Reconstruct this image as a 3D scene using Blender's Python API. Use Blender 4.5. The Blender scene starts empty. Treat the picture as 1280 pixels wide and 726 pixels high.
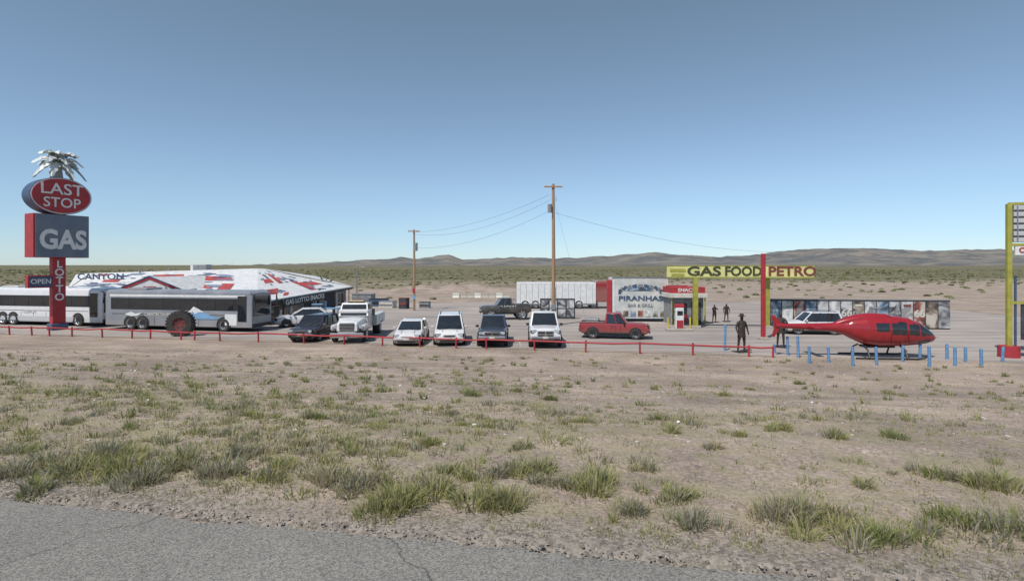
import bpy, math, random
import numpy as np
from mathutils import Vector, Matrix
random.seed(7); rng=np.random.default_rng(7)
scene=bpy.context.scene
LOT=-2.3; CAMZ=2.5; F=700.0
# ------------------------------------------------------------ survey helpers (metres)
def SX(b,D): return (b-640)/F*D                 # bearing + range -> X
def SZ(e,D): return CAMZ-(e-335)/F*D            # elevation + range -> Z
def S3(b,e,D): return Vector((SX(b,D),D,SZ(e,D)))
def GD(e): return (CAMZ-LOT)*F/(e-335)          # range of a point on the lot
def G(b,e):
    D=GD(e); return Vector((SX(b,D),D,LOT))
# ------------------------------------------------------------ materials
def mat(name,col,rough=.6,metal=0,var=.12,scale=3,bump=0,bscale=40,col2=None,spec=.5,coat=0,stretch=None,dust=0):
    m=bpy.data.materials.new(name); m.use_nodes=True; nt=m.node_tree; n=nt.nodes; l=nt.links
    b=n['Principled BSDF']; b.inputs['Roughness'].default_value=rough; b.inputs['Metallic'].default_value=metal
    b.inputs['Specular IOR Level'].default_value=spec; b.inputs['Coat Weight'].default_value=coat
    tc=n.new('ShaderNodeTexCoord'); src=tc.outputs['Object']
    if stretch:
        mp=n.new('ShaderNodeMapping'); mp.inputs['Scale'].default_value=stretch; l.new(src,mp.inputs[0]); src=mp.outputs[0]
    ns=n.new('ShaderNodeTexNoise'); ns.inputs['Scale'].default_value=scale; ns.inputs['Detail'].default_value=6
    l.new(src,ns.inputs['Vector'])
    r=n.new('ShaderNodeValToRGB'); l.new(ns.outputs[0],r.inputs[0])
    c=Vector(col); c2=Vector(col2) if col2 else c*(1-var*2)
    r.color_ramp.elements[0].position=.3; r.color_ramp.elements[1].position=.68
    r.color_ramp.elements[0].color=(*c2,1); r.color_ramp.elements[1].color=(*col,1)
    out=r.outputs[0]
    if dust:   # road dust gathers low on the bodywork
        sx=n.new('ShaderNodeSeparateXYZ'); l.new(tc.outputs['Object'],sx.inputs[0]); mr=n.new('ShaderNodeMapRange'); mr.inputs[1].default_value=.9; mr.inputs[2].default_value=.2; mr.inputs[3].default_value=.04; mr.inputs[4].default_value=dust; l.new(sx.outputs[2],mr.inputs[0])
        x=n.new('ShaderNodeMix'); x.data_type='RGBA'; l.new(mr.outputs[0],x.inputs[0]); l.new(out,x.inputs[6]); x.inputs[7].default_value=(.33,.27,.22,1); out=x.outputs[2]
    l.new(out,b.inputs['Base Color'])
    if bump:
        nb=n.new('ShaderNodeTexNoise'); nb.inputs['Scale'].default_value=bscale; nb.inputs['Detail'].default_value=4
        l.new(src,nb.inputs['Vector']); bp=n.new('ShaderNodeBump'); bp.inputs['Strength'].default_value=bump; bp.inputs['Distance'].default_value=.02
        l.new(nb.outputs[0],bp.inputs['Height']); l.new(bp.outputs[0],b.inputs['Normal'])
    return m
RED=mat('red_paint',(.42,.03,.04),.55,var=.2,col2=(.27,.03,.035)); DRED=mat('red_body',(.27,.014,.02),.3,coat=.4,var=.08,dust=.35)
WHITE=mat('white_paint',(.72,.72,.71),.5,var=.1); CARW=mat('white_body',(.68,.68,.69),.28,coat=.4,var=.05,dust=.45)
BLACK=mat('black_paint',(.02,.02,.022),.5); RUB=mat('rubber',(.028,.027,.026),.85,col2=(.05,.045,.04)); GLASS=mat('dark_glass',(.022,.026,.032),.06,var=.2,spec=.9)
GREY=mat('grey_metal',(.3,.3,.31),.45,metal=.4); SILV=mat('silver_body',(.5,.51,.52),.35,metal=.1,coat=.3,var=.05)
CHROME=mat('chrome',(.55,.55,.57),.25,metal=.85,var=.05); DBLUE=mat('dark_blue_body',(.018,.024,.045),.25,coat=.5,dust=.3)
DGREY=mat('dark_grey_body',(.04,.055,.085),.28,coat=.4,dust=.35); NAVY=mat('navy_paint',(.06,.10,.18),.5,var=.15)
BLUE=mat('post_blue',(.14,.30,.52),.65,var=.2,scale=8); YEL=mat('pale_lime_panel',(.66,.64,.26),.6,var=.1,scale=1.5)
OLIV=mat('olive_post',(.38,.36,.06),.6,var=.15); WOOD=mat('pole_wood',(.40,.26,.15),.85,col2=(.26,.16,.10),scale=6,bump=.4,stretch=(6,6,.4))
STAT=mat('rusty_steel',(.045,.032,.028),.75,var=.3,scale=9); LAMP=mat('headlight_glass',(.45,.47,.5),.1,col2=(.2,.21,.22),scale=20)
TAILR=mat('tail_light',(.3,.01,.01),.2); AMB=mat('amber_lens',(.6,.25,.03),.3); CONC=mat('concrete',(.42,.38,.33),.9,bump=.2)
PALEG=mat('palm_sheet_metal',(.66,.68,.66),.5,metal=.05,col2=(.48,.51,.49),scale=4); PALED=mat('palm_shadow_grey',(.33,.37,.36),.6)  # PALED: darker copy of the palm metal, shadow put into its colour
CREAM=mat('cream',(.6,.58,.52),.6); WALLD=mat('dark_wall',(.06,.065,.075),.8,var=.3); WALLG=mat('grey_wall',(.26,.27,.28),.8,var=.2)
BUSG=mat('bus_silver',(.27,.28,.30),.33,coat=.3,col2=(.15,.16,.19),scale=.5,dust=.35); SIGNG=mat('sign_grey_blue',(.10,.135,.19),.5,col2=(.17,.20,.24),scale=.7)
LBLUE=mat('light_blue',(.2,.38,.6),.5); ROOFW=mat('roof_white',(.64,.64,.64),.7,var=.14,scale=2.2,bump=.2,bscale=8); YELP=mat('yellow_paint',(.6,.45,.06),.6)
BROWN=mat('sign_letter_brown',(.20,.05,.04),.6); OLD=mat('sign_letter_olive',(.055,.06,.02),.6)
def poster(name,c1,c2,c3,scale):
    m=bpy.data.materials.new(name); m.use_nodes=True; nt=m.node_tree;n=nt.nodes;l=nt.links;b=n['Principled BSDF']; b.inputs['Roughness'].default_value=.6
    tc=n.new('ShaderNodeTexCoord'); oi=n.new('ShaderNodeObjectInfo'); ad=n.new('ShaderNodeVectorMath'); ad.operation='ADD'; l.new(tc.outputs['Object'],ad.inputs[0])
    ml=n.new('ShaderNodeVectorMath'); ml.operation='SCALE'; l.new(oi.outputs['Location'],ml.inputs[0]); ml.inputs['Scale'].default_value=3.7; l.new(ml.outputs[0],ad.inputs[1])
    v=n.new('ShaderNodeTexNoise'); v.inputs['Scale'].default_value=scale; v.inputs['Detail'].default_value=5;v.inputs['Distortion'].default_value=1.2
    l.new(ad.outputs[0],v.inputs['Vector']); r=n.new('ShaderNodeValToRGB'); l.new(v.outputs[0],r.inputs[0]); e=r.color_ramp.elements
    e[0].position=.4; e[0].color=(*c1,1); e[1].position=.5; e[1].color=(*c2,1); x=e.new(.6); x.color=(*c3,1)
    l.new(r.outputs[0],b.inputs['Base Color']); return m
POST=[poster('mural_mono',(.05,.05,.055),(.24,.24,.25),(.50,.50,.50),1.0),poster('mural_sepia',(.06,.05,.04),(.28,.22,.17),(.48,.44,.38),.9),
 poster('mural_blue',(.05,.07,.10),(.15,.23,.33),(.45,.46,.45),.9),poster('mural_red',(.05,.03,.03),(.30,.09,.07),(.45,.40,.34),1.1),poster('mural_pale',(.25,.25,.25),(.48,.48,.48),(.64,.64,.62),1.0)]
# ------------------------------------------------------------ mesh helpers
def link(o,parent=None):
    scene.collection.objects.link(o)
    if parent: o.parent=parent
    return o
def grp(name,loc=(0,0,0),rz=0,s=1):
    e=bpy.data.objects.new(name,None); e.location=loc; e.rotation_euler=(0,0,rz); e.scale=(s,s,s); e.empty_display_size=.3; return link(e)
def mesh(name,v,f,m,parent=None,smooth=None,mi=None):
    me=bpy.data.meshes.new(name); me.from_pydata([tuple(a) for a in v],[],f)
    for mm in (m if isinstance(m,(list,tuple)) else [m]): me.materials.append(mm)
    if mi is not None: me.polygons.foreach_set('material_index',mi)
    if smooth is not None:
        me.polygons.foreach_set('use_smooth',[True]*len(f)); me.set_sharp_from_angle(angle=math.radians(smooth))
    me.update(); return link(bpy.data.objects.new(name,me),parent)
def box(name,c,s,m,parent=None,rot=(0,0,0),bev=0,seg=2):
    x,y,z=[a/2 for a in s]
    v=[(-x,-y,-z),(x,-y,-z),(x,y,-z),(-x,y,-z),(-x,-y,z),(x,-y,z),(x,y,z),(-x,y,z)]
    f=[(0,3,2,1),(4,5,6,7),(0,1,5,4),(1,2,6,5),(2,3,7,6),(3,0,4,7)]
    o=mesh(name,v,f,m,parent); o.location=c; o.rotation_euler=rot
    if bev:
        b=o.modifiers.new('b','BEVEL'); b.width=bev; b.segments=seg
    return o
def tube(name,pts,r,m,parent=None,seg=10,cap=True):
    pts=[Vector(p) for p in pts]; n=len(pts)
    if not isinstance(r,(list,tuple)): r=[r]*n
    V=[];Fc=[]
    for i,p in enumerate(pts):
        d=(pts[min(i+1,n-1)]-pts[max(i-1,0)]).normalized()
        a=Vector((0,0,1)) if abs(d.z)<.9 else Vector((0,1,0)); u=d.cross(a).normalized(); w=d.cross(u)
        for k in range(seg):
            t=2*math.pi*k/seg; V.append(p+(u*math.cos(t)+w*math.sin(t))*r[i])
    for i in range(n-1):
        for k in range(seg):
            k2=(k+1)%seg; Fc.append((i*seg+k,i*seg+k2,(i+1)*seg+k2,(i+1)*seg+k))
    if cap: Fc+= [tuple(range(seg))[::-1],tuple(range((n-1)*seg,n*seg))]
    return mesh(name,V,Fc,m,parent,smooth=40)
def prism(name,pts,depth,m,parent=None,plane='xz',off=0):
    n=len(pts)
    if plane=='xz': V=[(x,off,z) for x,z in pts]+[(x,off+depth,z) for x,z in pts]
    elif plane=='yz': V=[(off,y,z) for y,z in pts]+[(off+depth,y,z) for y,z in pts]
    else: V=[(x,y,off) for x,y in pts]+[(x,y,off+depth) for x,y in pts]
    Fc=[tuple(range(n)),tuple(range(2*n-1,n-1,-1))]+[(i,i+n,(i+1)%n+n,(i+1)%n) for i in range(n)]
    return mesh(name,V,Fc,m,parent)
def loft(name,secs,m,parent=None,smooth=35,mi=None):
    n=len(secs[0]); V=[p for s in secs for p in s]; Fc=[]
    for i in range(len(secs)-1):
        for k in range(n):
            k2=(k+1)%n; Fc.append((i*n+k,i*n+k2,(i+1)*n+k2,(i+1)*n+k))
    Fc+=[tuple(range(n))[::-1],tuple(range((len(secs)-1)*n,len(secs)*n))]
    idx=None
    if mi: idx=[mi(sum((Vector(V[j]) for j in f),Vector())/len(f)) for f in Fc]
    return mesh(name,V,Fc,m,parent,smooth=smooth,mi=idx)
def text(name,s,size,loc,m,parent=None,rot=(math.pi/2,0,0),ex=.02,xs=1,bold=.02,fit=None):
    c=bpy.data.curves.new(name,'FONT'); c.body=s; c.size=size; c.extrude=ex; c.align_x='CENTER'; c.align_y='CENTER'; c.offset=bold*size
    c.resolution_u=4
    o=bpy.data.objects.new(name,c); link(o); bpy.context.view_layer.update()
    me=bpy.data.meshes.new_from_object(o.evaluated_get(bpy.context.evaluated_depsgraph_get()))
    bpy.data.objects.remove(o); me.materials.clear(); me.materials.append(m); me.name=name
    if fit:
        X=[v.co.x for v in me.vertices]; xs=fit/(max(X)-min(X))
    o=bpy.data.objects.new(name,me); o.location=loc; o.rotation_euler=rot; o.scale=(xs,1,1); return link(o,parent)
def wheel(parent,name,c,r,w,rimm,hub=.62):
    prof=[(0,.30),(hub*.35,.34),(hub*.9,.38),(hub,.5),(hub*1.05,.5),(.93,.5),(1,.36),(1,-.36),(.93,-.5),(hub,-.5),(0,-.4)]
    seg=30;V=[];Fc=[];mi=[]
    for (a,b) in prof:
        for k in range(seg):
            t=2*math.pi*k/seg; V.append((a*r*math.cos(t),-b*w,a*r*math.sin(t)))
    for i in range(len(prof)-1):
        for k in range(seg):
            k2=(k+1)%seg; Fc.append((i*seg+k,i*seg+k2,(i+1)*seg+k2,(i+1)*seg+k)); mi.append(1 if i<3 and not(i==1 and k%5 in(0,1)) else 0)
    o=mesh(name,V,Fc,[RUB,rimm],parent,smooth=40,mi=mi); o.location=c
    if c[1]>0: o.rotation_euler=(0,0,math.pi)
    return o
# ------------------------------------------------------------ terrain
perm=rng.random((256,256))
def vn(x,y):
    x=np.asarray(x,float);y=np.asarray(y,float); xi=np.floor(x).astype(int); yi=np.floor(y).astype(int); fx=x-xi; fy=y-yi
    fx=fx*fx*(3-2*fx); fy=fy*fy*(3-2*fy); g=lambda a,b: perm[a%256,b%256]
    return (g(xi,yi)*(1-fx)+g(xi+1,yi)*fx)*(1-fy)+(g(xi,yi+1)*(1-fx)+g(xi+1,yi+1)*fx)*fy-.5
def edge(X): return 4.99-.2*X
def dist(X,Y): return (Y-edge(X))*.98
mounds=[]
for b,e,D,r in [(470,366,105,5),(495,362,108,5),(520,360,110,5),(541,358,112,5),(566,361,112,5),(590,359,113,6),(618,361,112,5),(640,363,114,4),(960,357,150,9),(1010,356,155,10),(1100,357,150,12),(1180,356,150,12),(1260,357,150,10),(880,360,130,7)]:
    mounds.append((SX(b,D),D,r,(SZ(e,D)-LOT)*.62))
def hz(X,Y):
    X=np.asarray(X,float);Y=np.asarray(Y,float)
    d=dist(X,Y); t=np.clip(d/24,0,1); z=LOT*(t*t*(3-2*t))
    mask=np.clip((d-.15)/1.2,0,1)*np.clip((28-d)/4,0,1)
    z=z+mask*(.10*vn(X/1.7,Y/1.7)+.05*vn(X/.5+9,Y/.5)+.02*vn(X/.16,Y/.16+3))
    z=z-.045*(d<.12)
    far=np.clip((Y-85)/60,0,1); z=z+far*(1.0*vn(X/22,Y/22)+.5*vn(X/6,Y/6)); z=z+np.clip(Y-150,0,None)*.0058
    for mx,my,r,h in mounds: z=z+h*np.exp(-(((X-mx)/(r*1.0))**2+((Y-my)/(r*.8))**2))*(1+.7*vn(X/2,Y/2)+.4*vn(X/.8,Y/.8))
    return z
def geo(a,b,n): return list(np.geomspace(a,b,n))
ys=[-8000,-2000,-500,-150,-60,-30,-20,-15,-10,-5,0,2]+list(np.arange(3,14,.07))+list(np.arange(14,40,.22))+list(np.arange(40,85,1.5))+list(np.arange(85,170,1.3))+geo(172,9000,40)
xp=list(np.arange(0,10,.09))+list(np.arange(10,45,.4))+list(np.arange(45,160,2.0))+geo(165,9000,28)
xs_=[-a for a in xp[::-1][:-1]]+xp
XX,YY=np.meshgrid(xs_,ys); ZZ=hz(XX,YY); ny,nx=XX.shape
co=np.stack([XX,YY,ZZ],-1).reshape(-1,3)
ii=np.arange((ny-1)*nx).reshape(ny-1,nx)[:,:-1].ravel()
fc=np.stack([ii,ii+1,ii+nx+1,ii+nx],-1)
def npmesh(name,co,faces,m,smooth=True,attrs=None,parent=None,mi=None):
    me=bpy.data.meshes.new(name); me.vertices.add(len(co)); me.vertices.foreach_set('co',np.asarray(co,np.float32).ravel())
    k=faces.shape[1]; me.loops.add(faces.size); me.loops.foreach_set('vertex_index',faces.ravel().astype(np.int32))
    me.polygons.add(len(faces)); me.polygons.foreach_set('loop_start',np.arange(0,faces.size,k,dtype=np.int32))
    try: me.polygons.foreach_set('loop_total',np.full(len(faces),k,np.int32))
    except Exception: pass
    me.polygons.foreach_set('use_smooth',np.full(len(faces),smooth)); me.update(calc_edges=True)
    for mm in (m if isinstance(m,list) else [m]): me.materials.append(mm)
    if mi is not None: me.polygons.foreach_set('material_index',mi.astype(np.int32))
    if attrs is not None:
        a=me.color_attributes.new('zone','FLOAT_COLOR','POINT'); a.data.foreach_set('color',np.asarray(attrs,np.float32).ravel())
    me.validate(); return link(bpy.data.objects.new(name,me),parent)
d=dist(XX,YY); n1=vn(XX/2.5,YY/2.5)
shoulder=np.clip((.85+n1*.7-d)/.6,0,1)*(d>-12)
plain=np.clip((YY-140+60*vn(XX/30,YY/30)-np.clip(XX,0,80)*.35)/50,0,1)
weedy=np.clip(1.15-np.abs(d-3.6+n1*3)/5.0,0,1)*np.clip(.9-XX/18,.4,1)
zone=np.stack([shoulder,plain,weedy,np.ones_like(d)],-1).reshape(-1,4)
def groundmat():
    m=bpy.data.materials.new('desert_ground'); m.use_nodes=True; nt=m.node_tree;n=nt.nodes;l=nt.links;b=n['Principled BSDF']; b.inputs['Roughness'].default_value=.95; b.inputs['Specular IOR Level'].default_value=.1
    tc=n.new('ShaderNodeTexCoord'); O=tc.outputs['Object']; at=n.new('ShaderNodeAttribute'); at.attribute_name='zone'; sp=n.new('ShaderNodeSeparateColor'); l.new(at.outputs['Color'],sp.inputs[0])
    def noise(s,dt=6,w=None):
        a=n.new('ShaderNodeTexNoise'); a.inputs['Scale'].default_value=s; a.inputs['Detail'].default_value=dt; a.inputs['Roughness'].default_value=.6
        if w:
            mp=n.new('ShaderNodeMapping'); mp.inputs['Scale'].default_value=w; mp.inputs['Rotation'].default_value=(0,0,.2); l.new(O,mp.inputs[0]); l.new(mp.outputs[0],a.inputs['Vector'])
        else: l.new(O,a.inputs['Vector'])
        return a.outputs[0]
    def ramp(src,p,q,c0,c1):
        r=n.new('ShaderNodeValToRGB'); l.new(src,r.inputs[0]); r.color_ramp.elements[0].position=p; r.color_ramp.elements[1].position=q
        r.color_ramp.elements[0].color=(*c0,1); r.color_ramp.elements[1].color=(*c1,1); return r.outputs[0]
    def mix(f,a,bb,t='MIX'):
        x=n.new('ShaderNodeMix'); x.data_type='RGBA'; x.blend_type=t
        if isinstance(f,float): x.inputs[0].default_value=f
        else: l.new(f,x.inputs[0])
        l.new(a,x.inputs[6]); l.new(bb,x.inputs[7]); return x.outputs[2]
    def fac(a,bb,op='MULTIPLY'):
        x=n.new('ShaderNodeMath'); x.operation=op; x.use_clamp=True; l.new(a,x.inputs[0])
        if isinstance(bb,float): x.inputs[1].default_value=bb
        else: l.new(bb,x.inputs[1])
        return x.outputs[0]
    base=ramp(noise(.35,8),.38,.62,(.325,.262,.218),(.46,.372,.312))
    streak=ramp(noise(.6,6,(.2,1.6,1)),.42,.66,(.78,.78,.80),(1.06,1.05,1.03)); base=mix(.85,base,streak,'MULTIPLY')
    sp1=ramp(noise(14,5),.36,.62,(.70,.70,.71),(1.1,1.09,1.07)); base=mix(.85,base,sp1,'MULTIPLY')
    v=n.new('ShaderNodeTexVoronoi'); v.inputs['Scale'].default_value=26; l.new(O,v.inputs['Vector'])
    peb=n.new('ShaderNodeMapRange'); peb.inputs[1].default_value=.0; peb.inputs[2].default_value=.6; l.new(v.outputs['Distance'],peb.inputs[0])
    pc=n.new('ShaderNodeSeparateColor'); l.new(v.outputs['Color'],pc.inputs[0])
    pebc=ramp(pc.outputs[0],.0,1,(.6,.6,.6),(1.3,1.29,1.27)); base=mix(.6,base,pebc,'MULTIPLY')
    wl=ramp(noise(2.2,8),.40,.60,(0,0,0),(1,1,1)); lit=ramp(noise(40,3),.3,.7,(.20,.18,.105),(.37,.32,.20)); base=mix(fac(fac(wl,sp.outputs[2]),.85),base,lit)
    wl2=ramp(noise(1.1,10,(.5,1.3,1)),.52,.64,(0,0,0),(1,1,1)); base=mix(fac(wl2,.55),base,lit)
    gv=ramp(pc.outputs[1],0,1,(.10,.09,.08),(.33,.29,.25)); base=mix(fac(sp.outputs[0],.8),base,gv)
    vg=ramp(noise(.05,10,(.3,1.8,1)),.36,.66,(.105,.105,.06),(.235,.205,.135)); vg2=ramp(noise(.4,6),.4,.6,(.7,.72,.66),(1.12,1.1,1.08)); vg=mix(.8,vg,vg2,'MULTIPLY')
    base=mix(sp.outputs[1],base,vg)
    l.new(base,b.inputs['Base Color'])
    bp=n.new('ShaderNodeBump'); bp.inputs['Strength'].default_value=.7; bp.inputs['Distance'].default_value=.035; l.new(noise(12,8),bp.inputs['Height'])
    bp2=n.new('ShaderNodeBump'); bp2.invert=True; bp2.inputs['Strength'].default_value=.5; bp2.inputs['Distance'].default_value=.012; l.new(peb.outputs[0],bp2.inputs['Height']); l.new(bp.outputs[0],bp2.inputs['Normal']); l.new(bp2.outputs[0],b.inputs['Normal'])
    return m
GM=groundmat(); npmesh('ground',co,fc,GM,attrs=zone)
# ---- hills
sky_px=[-900,-300,0,30,60,100,150,250,350,420,450,480,500,520,545,560,580,610,650,700,760,790,820,850,900,950,975,1000,1050,1100,1150,1200,1250,1280,1500,2100]
sky_py=[334,333,335,333,336,334,334,332,330,327,325,324,321,324,320,318,325,323,321,323,320,318,315,319,321,318,314,311,310,311,313.5,312,311,314,320,325]
az=np.linspace(-900,2100,1100); rr=np.linspace(2600,8200,90)
AZ,RR=np.meshgrid(az,rr); hx=(AZ-640)/F*RR
target=np.interp(AZ,sky_px,sky_py)+1.1*vn(AZ/9,0*AZ)+.5*vn(AZ/3.3,0*AZ+5)
top=CAMZ+(335-target)/F*5200*1.0
prof=np.clip((RR-2600)/2600,0,1)**1.3*np.clip((8200-RR)/2600,0,1)
rid=1-.75*np.abs(vn(hx/300,RR/700))*2
fine=vn(hx/120,RR/260)*.3+vn(hx/50,RR/120)*.16
near5200=np.exp(-((RR-5200)/450)**2)
hh=10+(top-10)*prof*(rid*(1-near5200)+near5200)*(1+fine*(1-near5200)*.9)+fine*16*prof
HM=bpy.data.materials.new('hazy_hills'); HM.use_nodes=True
nt=HM.node_tree;n=nt.nodes;l=nt.links;b=n['Principled BSDF'];b.inputs['Roughness'].default_value=1;b.inputs['Specular IOR Level'].default_value=0
tc=n.new('ShaderNodeTexCoord');ns=n.new('ShaderNodeTexNoise');ns.inputs['Scale'].default_value=.005;ns.inputs['Detail'].default_value=9;l.new(tc.outputs['Object'],ns.inputs['Vector'])
r=n.new('ShaderNodeValToRGB');l.new(ns.outputs[0],r.inputs[0]);r.color_ramp.elements[0].position=.4;r.color_ramp.elements[1].position=.6
r.color_ramp.elements[0].color=(.12,.125,.13,1);r.color_ramp.elements[1].color=(.22,.20,.175,1);l.new(r.outputs[0],b.inputs['Base Color'])  # distance haze is mixed into these hill colours
hc=np.stack([hx,RR,hh],-1).reshape(-1,3); m_,k_=AZ.shape; ii=np.arange((m_-1)*k_).reshape(m_-1,k_)[:,:-1].ravel()
npmesh('hills',hc,np.stack([ii,ii+1,ii+k_+1,ii+k_],-1),HM)
# ---- road
def roadmat():
    m=mat('asphalt',(.225,.215,.195),.9,var=.09,scale=.8,bump=.5,bscale=90); nt=m.node_tree;n=nt.nodes;l=nt.links;b=n['Principled BSDF']
    src=b.inputs['Base Color'].links[0].from_socket; tc=n.new('ShaderNodeTexCoord')
    v=n.new('ShaderNodeTexVoronoi'); v.inputs['Scale'].default_value=75; l.new(tc.outputs['Object'],v.inputs['Vector']); sc=n.new('ShaderNodeSeparateColor'); l.new(v.outputs['Color'],sc.inputs[0])
    r=n.new('ShaderNodeValToRGB'); l.new(sc.outputs[0],r.inputs[0]); r.color_ramp.elements[0].color=(.5,.5,.51,1); r.color_ramp.elements[1].color=(1.45,1.42,1.38,1)
    x=n.new('ShaderNodeMix'); x.data_type='RGBA'; x.blend_type='MULTIPLY'; x.inputs[0].default_value=.9; l.new(src,x.inputs[6]); l.new(r.outputs[0],x.inputs[7])
    nz=n.new('ShaderNodeTexNoise'); nz.inputs['Scale'].default_value=2; nz.inputs['Detail'].default_value=8; l.new(tc.outputs['Object'],nz.inputs['Vector'])
    ad=n.new('ShaderNodeVectorMath'); ad.operation='MULTIPLY_ADD'; ad.inputs[1].default_value=(.5,.5,.5); l.new(nz.outputs['Color'],ad.inputs[0]); l.new(tc.outputs['Object'],ad.inputs[2])
    vc=n.new('ShaderNodeTexVoronoi'); vc.feature='DISTANCE_TO_EDGE'; vc.inputs['Scale'].default_value=.22; l.new(ad.outputs[0],vc.inputs['Vector'])
    rc=n.new('ShaderNodeValToRGB'); rc.color_ramp.elements[0].color=(.35,.35,.35,1); rc.color_ramp.elements[1].position=.0028; l.new(vc.outputs['Distance'],rc.inputs[0])
    y=n.new('ShaderNodeMix'); y.data_type='RGBA'; y.blend_type='MULTIPLY'; y.inputs[0].default_value=.85; l.new(x.outputs[2],y.inputs[6]); l.new(rc.outputs[0],y.inputs[7]); l.new(y.outputs[2],b.inputs['Base Color']); return m
RM=roadmat()
V=[(-1500,edge(-1500),-.05),(-1500,edge(-1500)-.02,.006),(-1500,edge(-1500)-.4,.012),(-1500,edge(-1500)-9,.012)];Fc=[];N=1600
for i in range(N+1):
    X=-60+100*i/N; e=.10*vn(X/.8,5.)+.06*vn(X/.2,7.)+.05*vn(X/.07,1.); Y=edge(X)-.02+float(e)
    V+=[(X,Y,-.05),(X,Y-.02,.006),(X,edge(X)-.4,.012),(X,edge(X)-9,.012)]
for i in range(N+1):
    a=i*4
    for k in range(3): Fc.append((a+k,a+k+1,a+k+5,a+k+4)[::-1])
mesh('road',V,Fc,RM)
# ---- parking lot sheet
LM=mat('worn_lot_surface',(.40,.345,.305),.95,scale=.25,col2=(.305,.27,.245),bump=.3,bscale=12)
nt=LM.node_tree;n=nt.nodes;l=nt.links;b=n['Principled BSDF'];src=b.inputs['Base Color'].links[0].from_socket;tc=n.new('ShaderNodeTexCoord')
mp=n.new('ShaderNodeMapping');mp.inputs['Scale'].default_value=(.08,1.2,1);mp.inputs['Rotation'].default_value=(0,0,.15);l.new(tc.outputs['Object'],mp.inputs[0])
ns=n.new('ShaderNodeTexNoise');ns.inputs['Scale'].default_value=1.2;ns.inputs['Detail'].default_value=8;l.new(mp.outputs[0],ns.inputs['Vector'])
r=n.new('ShaderNodeValToRGB');r.color_ramp.elements[0].position=.35;r.color_ramp.elements[1].position=.62;r.color_ramp.elements[0].color=(.62,.62,.65,1);r.color_ramp.elements[1].color=(1.03,1.02,1.0,1);l.new(ns.outputs[0],r.inputs[0])
x=n.new('ShaderNodeMix');x.data_type='RGBA';x.blend_type='MULTIPLY';x.inputs[0].default_value=.85;l.new(src,x.inputs[6]);l.new(r.outputs[0],x.inputs[7]);l.new(x.outputs[2],b.inputs['Base Color'])
def fY(X): return 32.9-.204*X
V=[];Fc=[];N=300
for i in range(N+1):
    X=-75+125*i/N
    V+=[(X,fY(X)+.8+1.2*float(vn(X/3,2.))+.5*float(vn(X/.9,4.)),LOT+.006),(X,78+6*float(vn(X/5,8.)),LOT+.006)]
    if i<N: a=i*2; Fc.append((a,a+2,a+3,a+1))
mesh('parking_lot',V,Fc,LM)
STR=mat('worn_stripe',(.46,.43,.40),.8,col2=(.33,.29,.26),scale=6)
sw=grp('parking_stripes')
for i,bx in enumerate([455,482,535,583,650,715]):
    g=G(bx,434); box('stripe_%d'%i,(g.x,g.y+2.3,LOT+.0105),(.07,4.2,.002),STR,sw,rot=(0,0,.03))
# ------------------------------------------------------------ vegetation
def tufts(name,items,mats):
    C=[];Fq=[];MI=[];base=0
    for (x,y,z,h,sp,cnt,mi) in items:
        a=rng.random(cnt)*2*np.pi; rad=sp*.5*np.sqrt(rng.random(cnt)); hgt=h*(.3+.75*rng.random(cnt))*(1-.5*(rad/(sp*.5))**2); lean=(.1+.6*rng.random(cnt))*h
        bx=x+rad*np.cos(a); by=y+rad*np.sin(a); wd=(.0022+.0028*rng.random(cnt))*(1+h*1.5)*(1+ .075*y)
        a2=a+rng.normal(0,.6,cnt); lx=lean*np.cos(a2); ly=lean*np.sin(a2); t=rng.random(cnt)*np.pi; wx=wd*np.cos(t); wy=wd*np.sin(t)
        P=np.stack([np.stack([bx-wx,by-wy,np.full(cnt,z-.03)],-1),np.stack([bx+wx,by+wy,np.full(cnt,z-.03)],-1),
                    np.stack([bx+lx*.4+wx*.8,by+ly*.4+wy*.8,z+hgt*.62],-1),np.stack([bx+lx*.4-wx*.8,by+ly*.4-wy*.8,z+hgt*.62],-1),
                    np.stack([bx+lx+wx*.1,by+ly+wy*.1,z+hgt],-1),np.stack([bx+lx-wx*.1,by+ly-wy*.1,z+hgt],-1)],1)
        C.append(P.reshape(-1,3)); k=base+6*np.arange(cnt)
        Fq.append(np.stack([np.stack([k,k+1,k+2,k+3],-1),np.stack([k+3,k+2,k+4,k+5],-1)],1).reshape(-1,4)); base+=6*cnt
        mm=np.where(rng.random(cnt)<.7,mi,rng.integers(0,len(mats),cnt)); MI.append(np.repeat(mm,2))
    return npmesh(name,np.concatenate(C),np.concatenate(Fq),mats,smooth=False,mi=np.concatenate(MI))
def gm(nm,c):
    m=bpy.data.materials.new(nm); m.use_nodes=True; nt=m.node_tree;n=nt.nodes;l=nt.links; n.remove(n['Principled BSDF'])
    tc=n.new('ShaderNodeTexCoord');ns=n.new('ShaderNodeTexNoise');ns.inputs['Scale'].default_value=2.5;l.new(tc.outputs['Object'],ns.inputs['Vector'])
    r=n.new('ShaderNodeValToRGB');r.color_ramp.elements[0].position=.3;r.color_ramp.elements[1].position=.7;r.color_ramp.elements[0].color=(c[0]*.7,c[1]*.7,c[2]*.7,1);r.color_ramp.elements[1].color=(*c,1);l.new(ns.outputs[0],r.inputs[0])
    df=n.new('ShaderNodeBsdfDiffuse');tr=n.new('ShaderNodeBsdfTranslucent');mx=n.new('ShaderNodeMixShader');mx.inputs[0].default_value=.45
    l.new(r.outputs[0],df.inputs[0]);l.new(r.outputs[0],tr.inputs[0]);l.new(df.outputs[0],mx.inputs[1]);l.new(tr.outputs[0],mx.inputs[2]);l.new(mx.outputs[0],n['Material Output'].inputs[0]); return m
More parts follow.
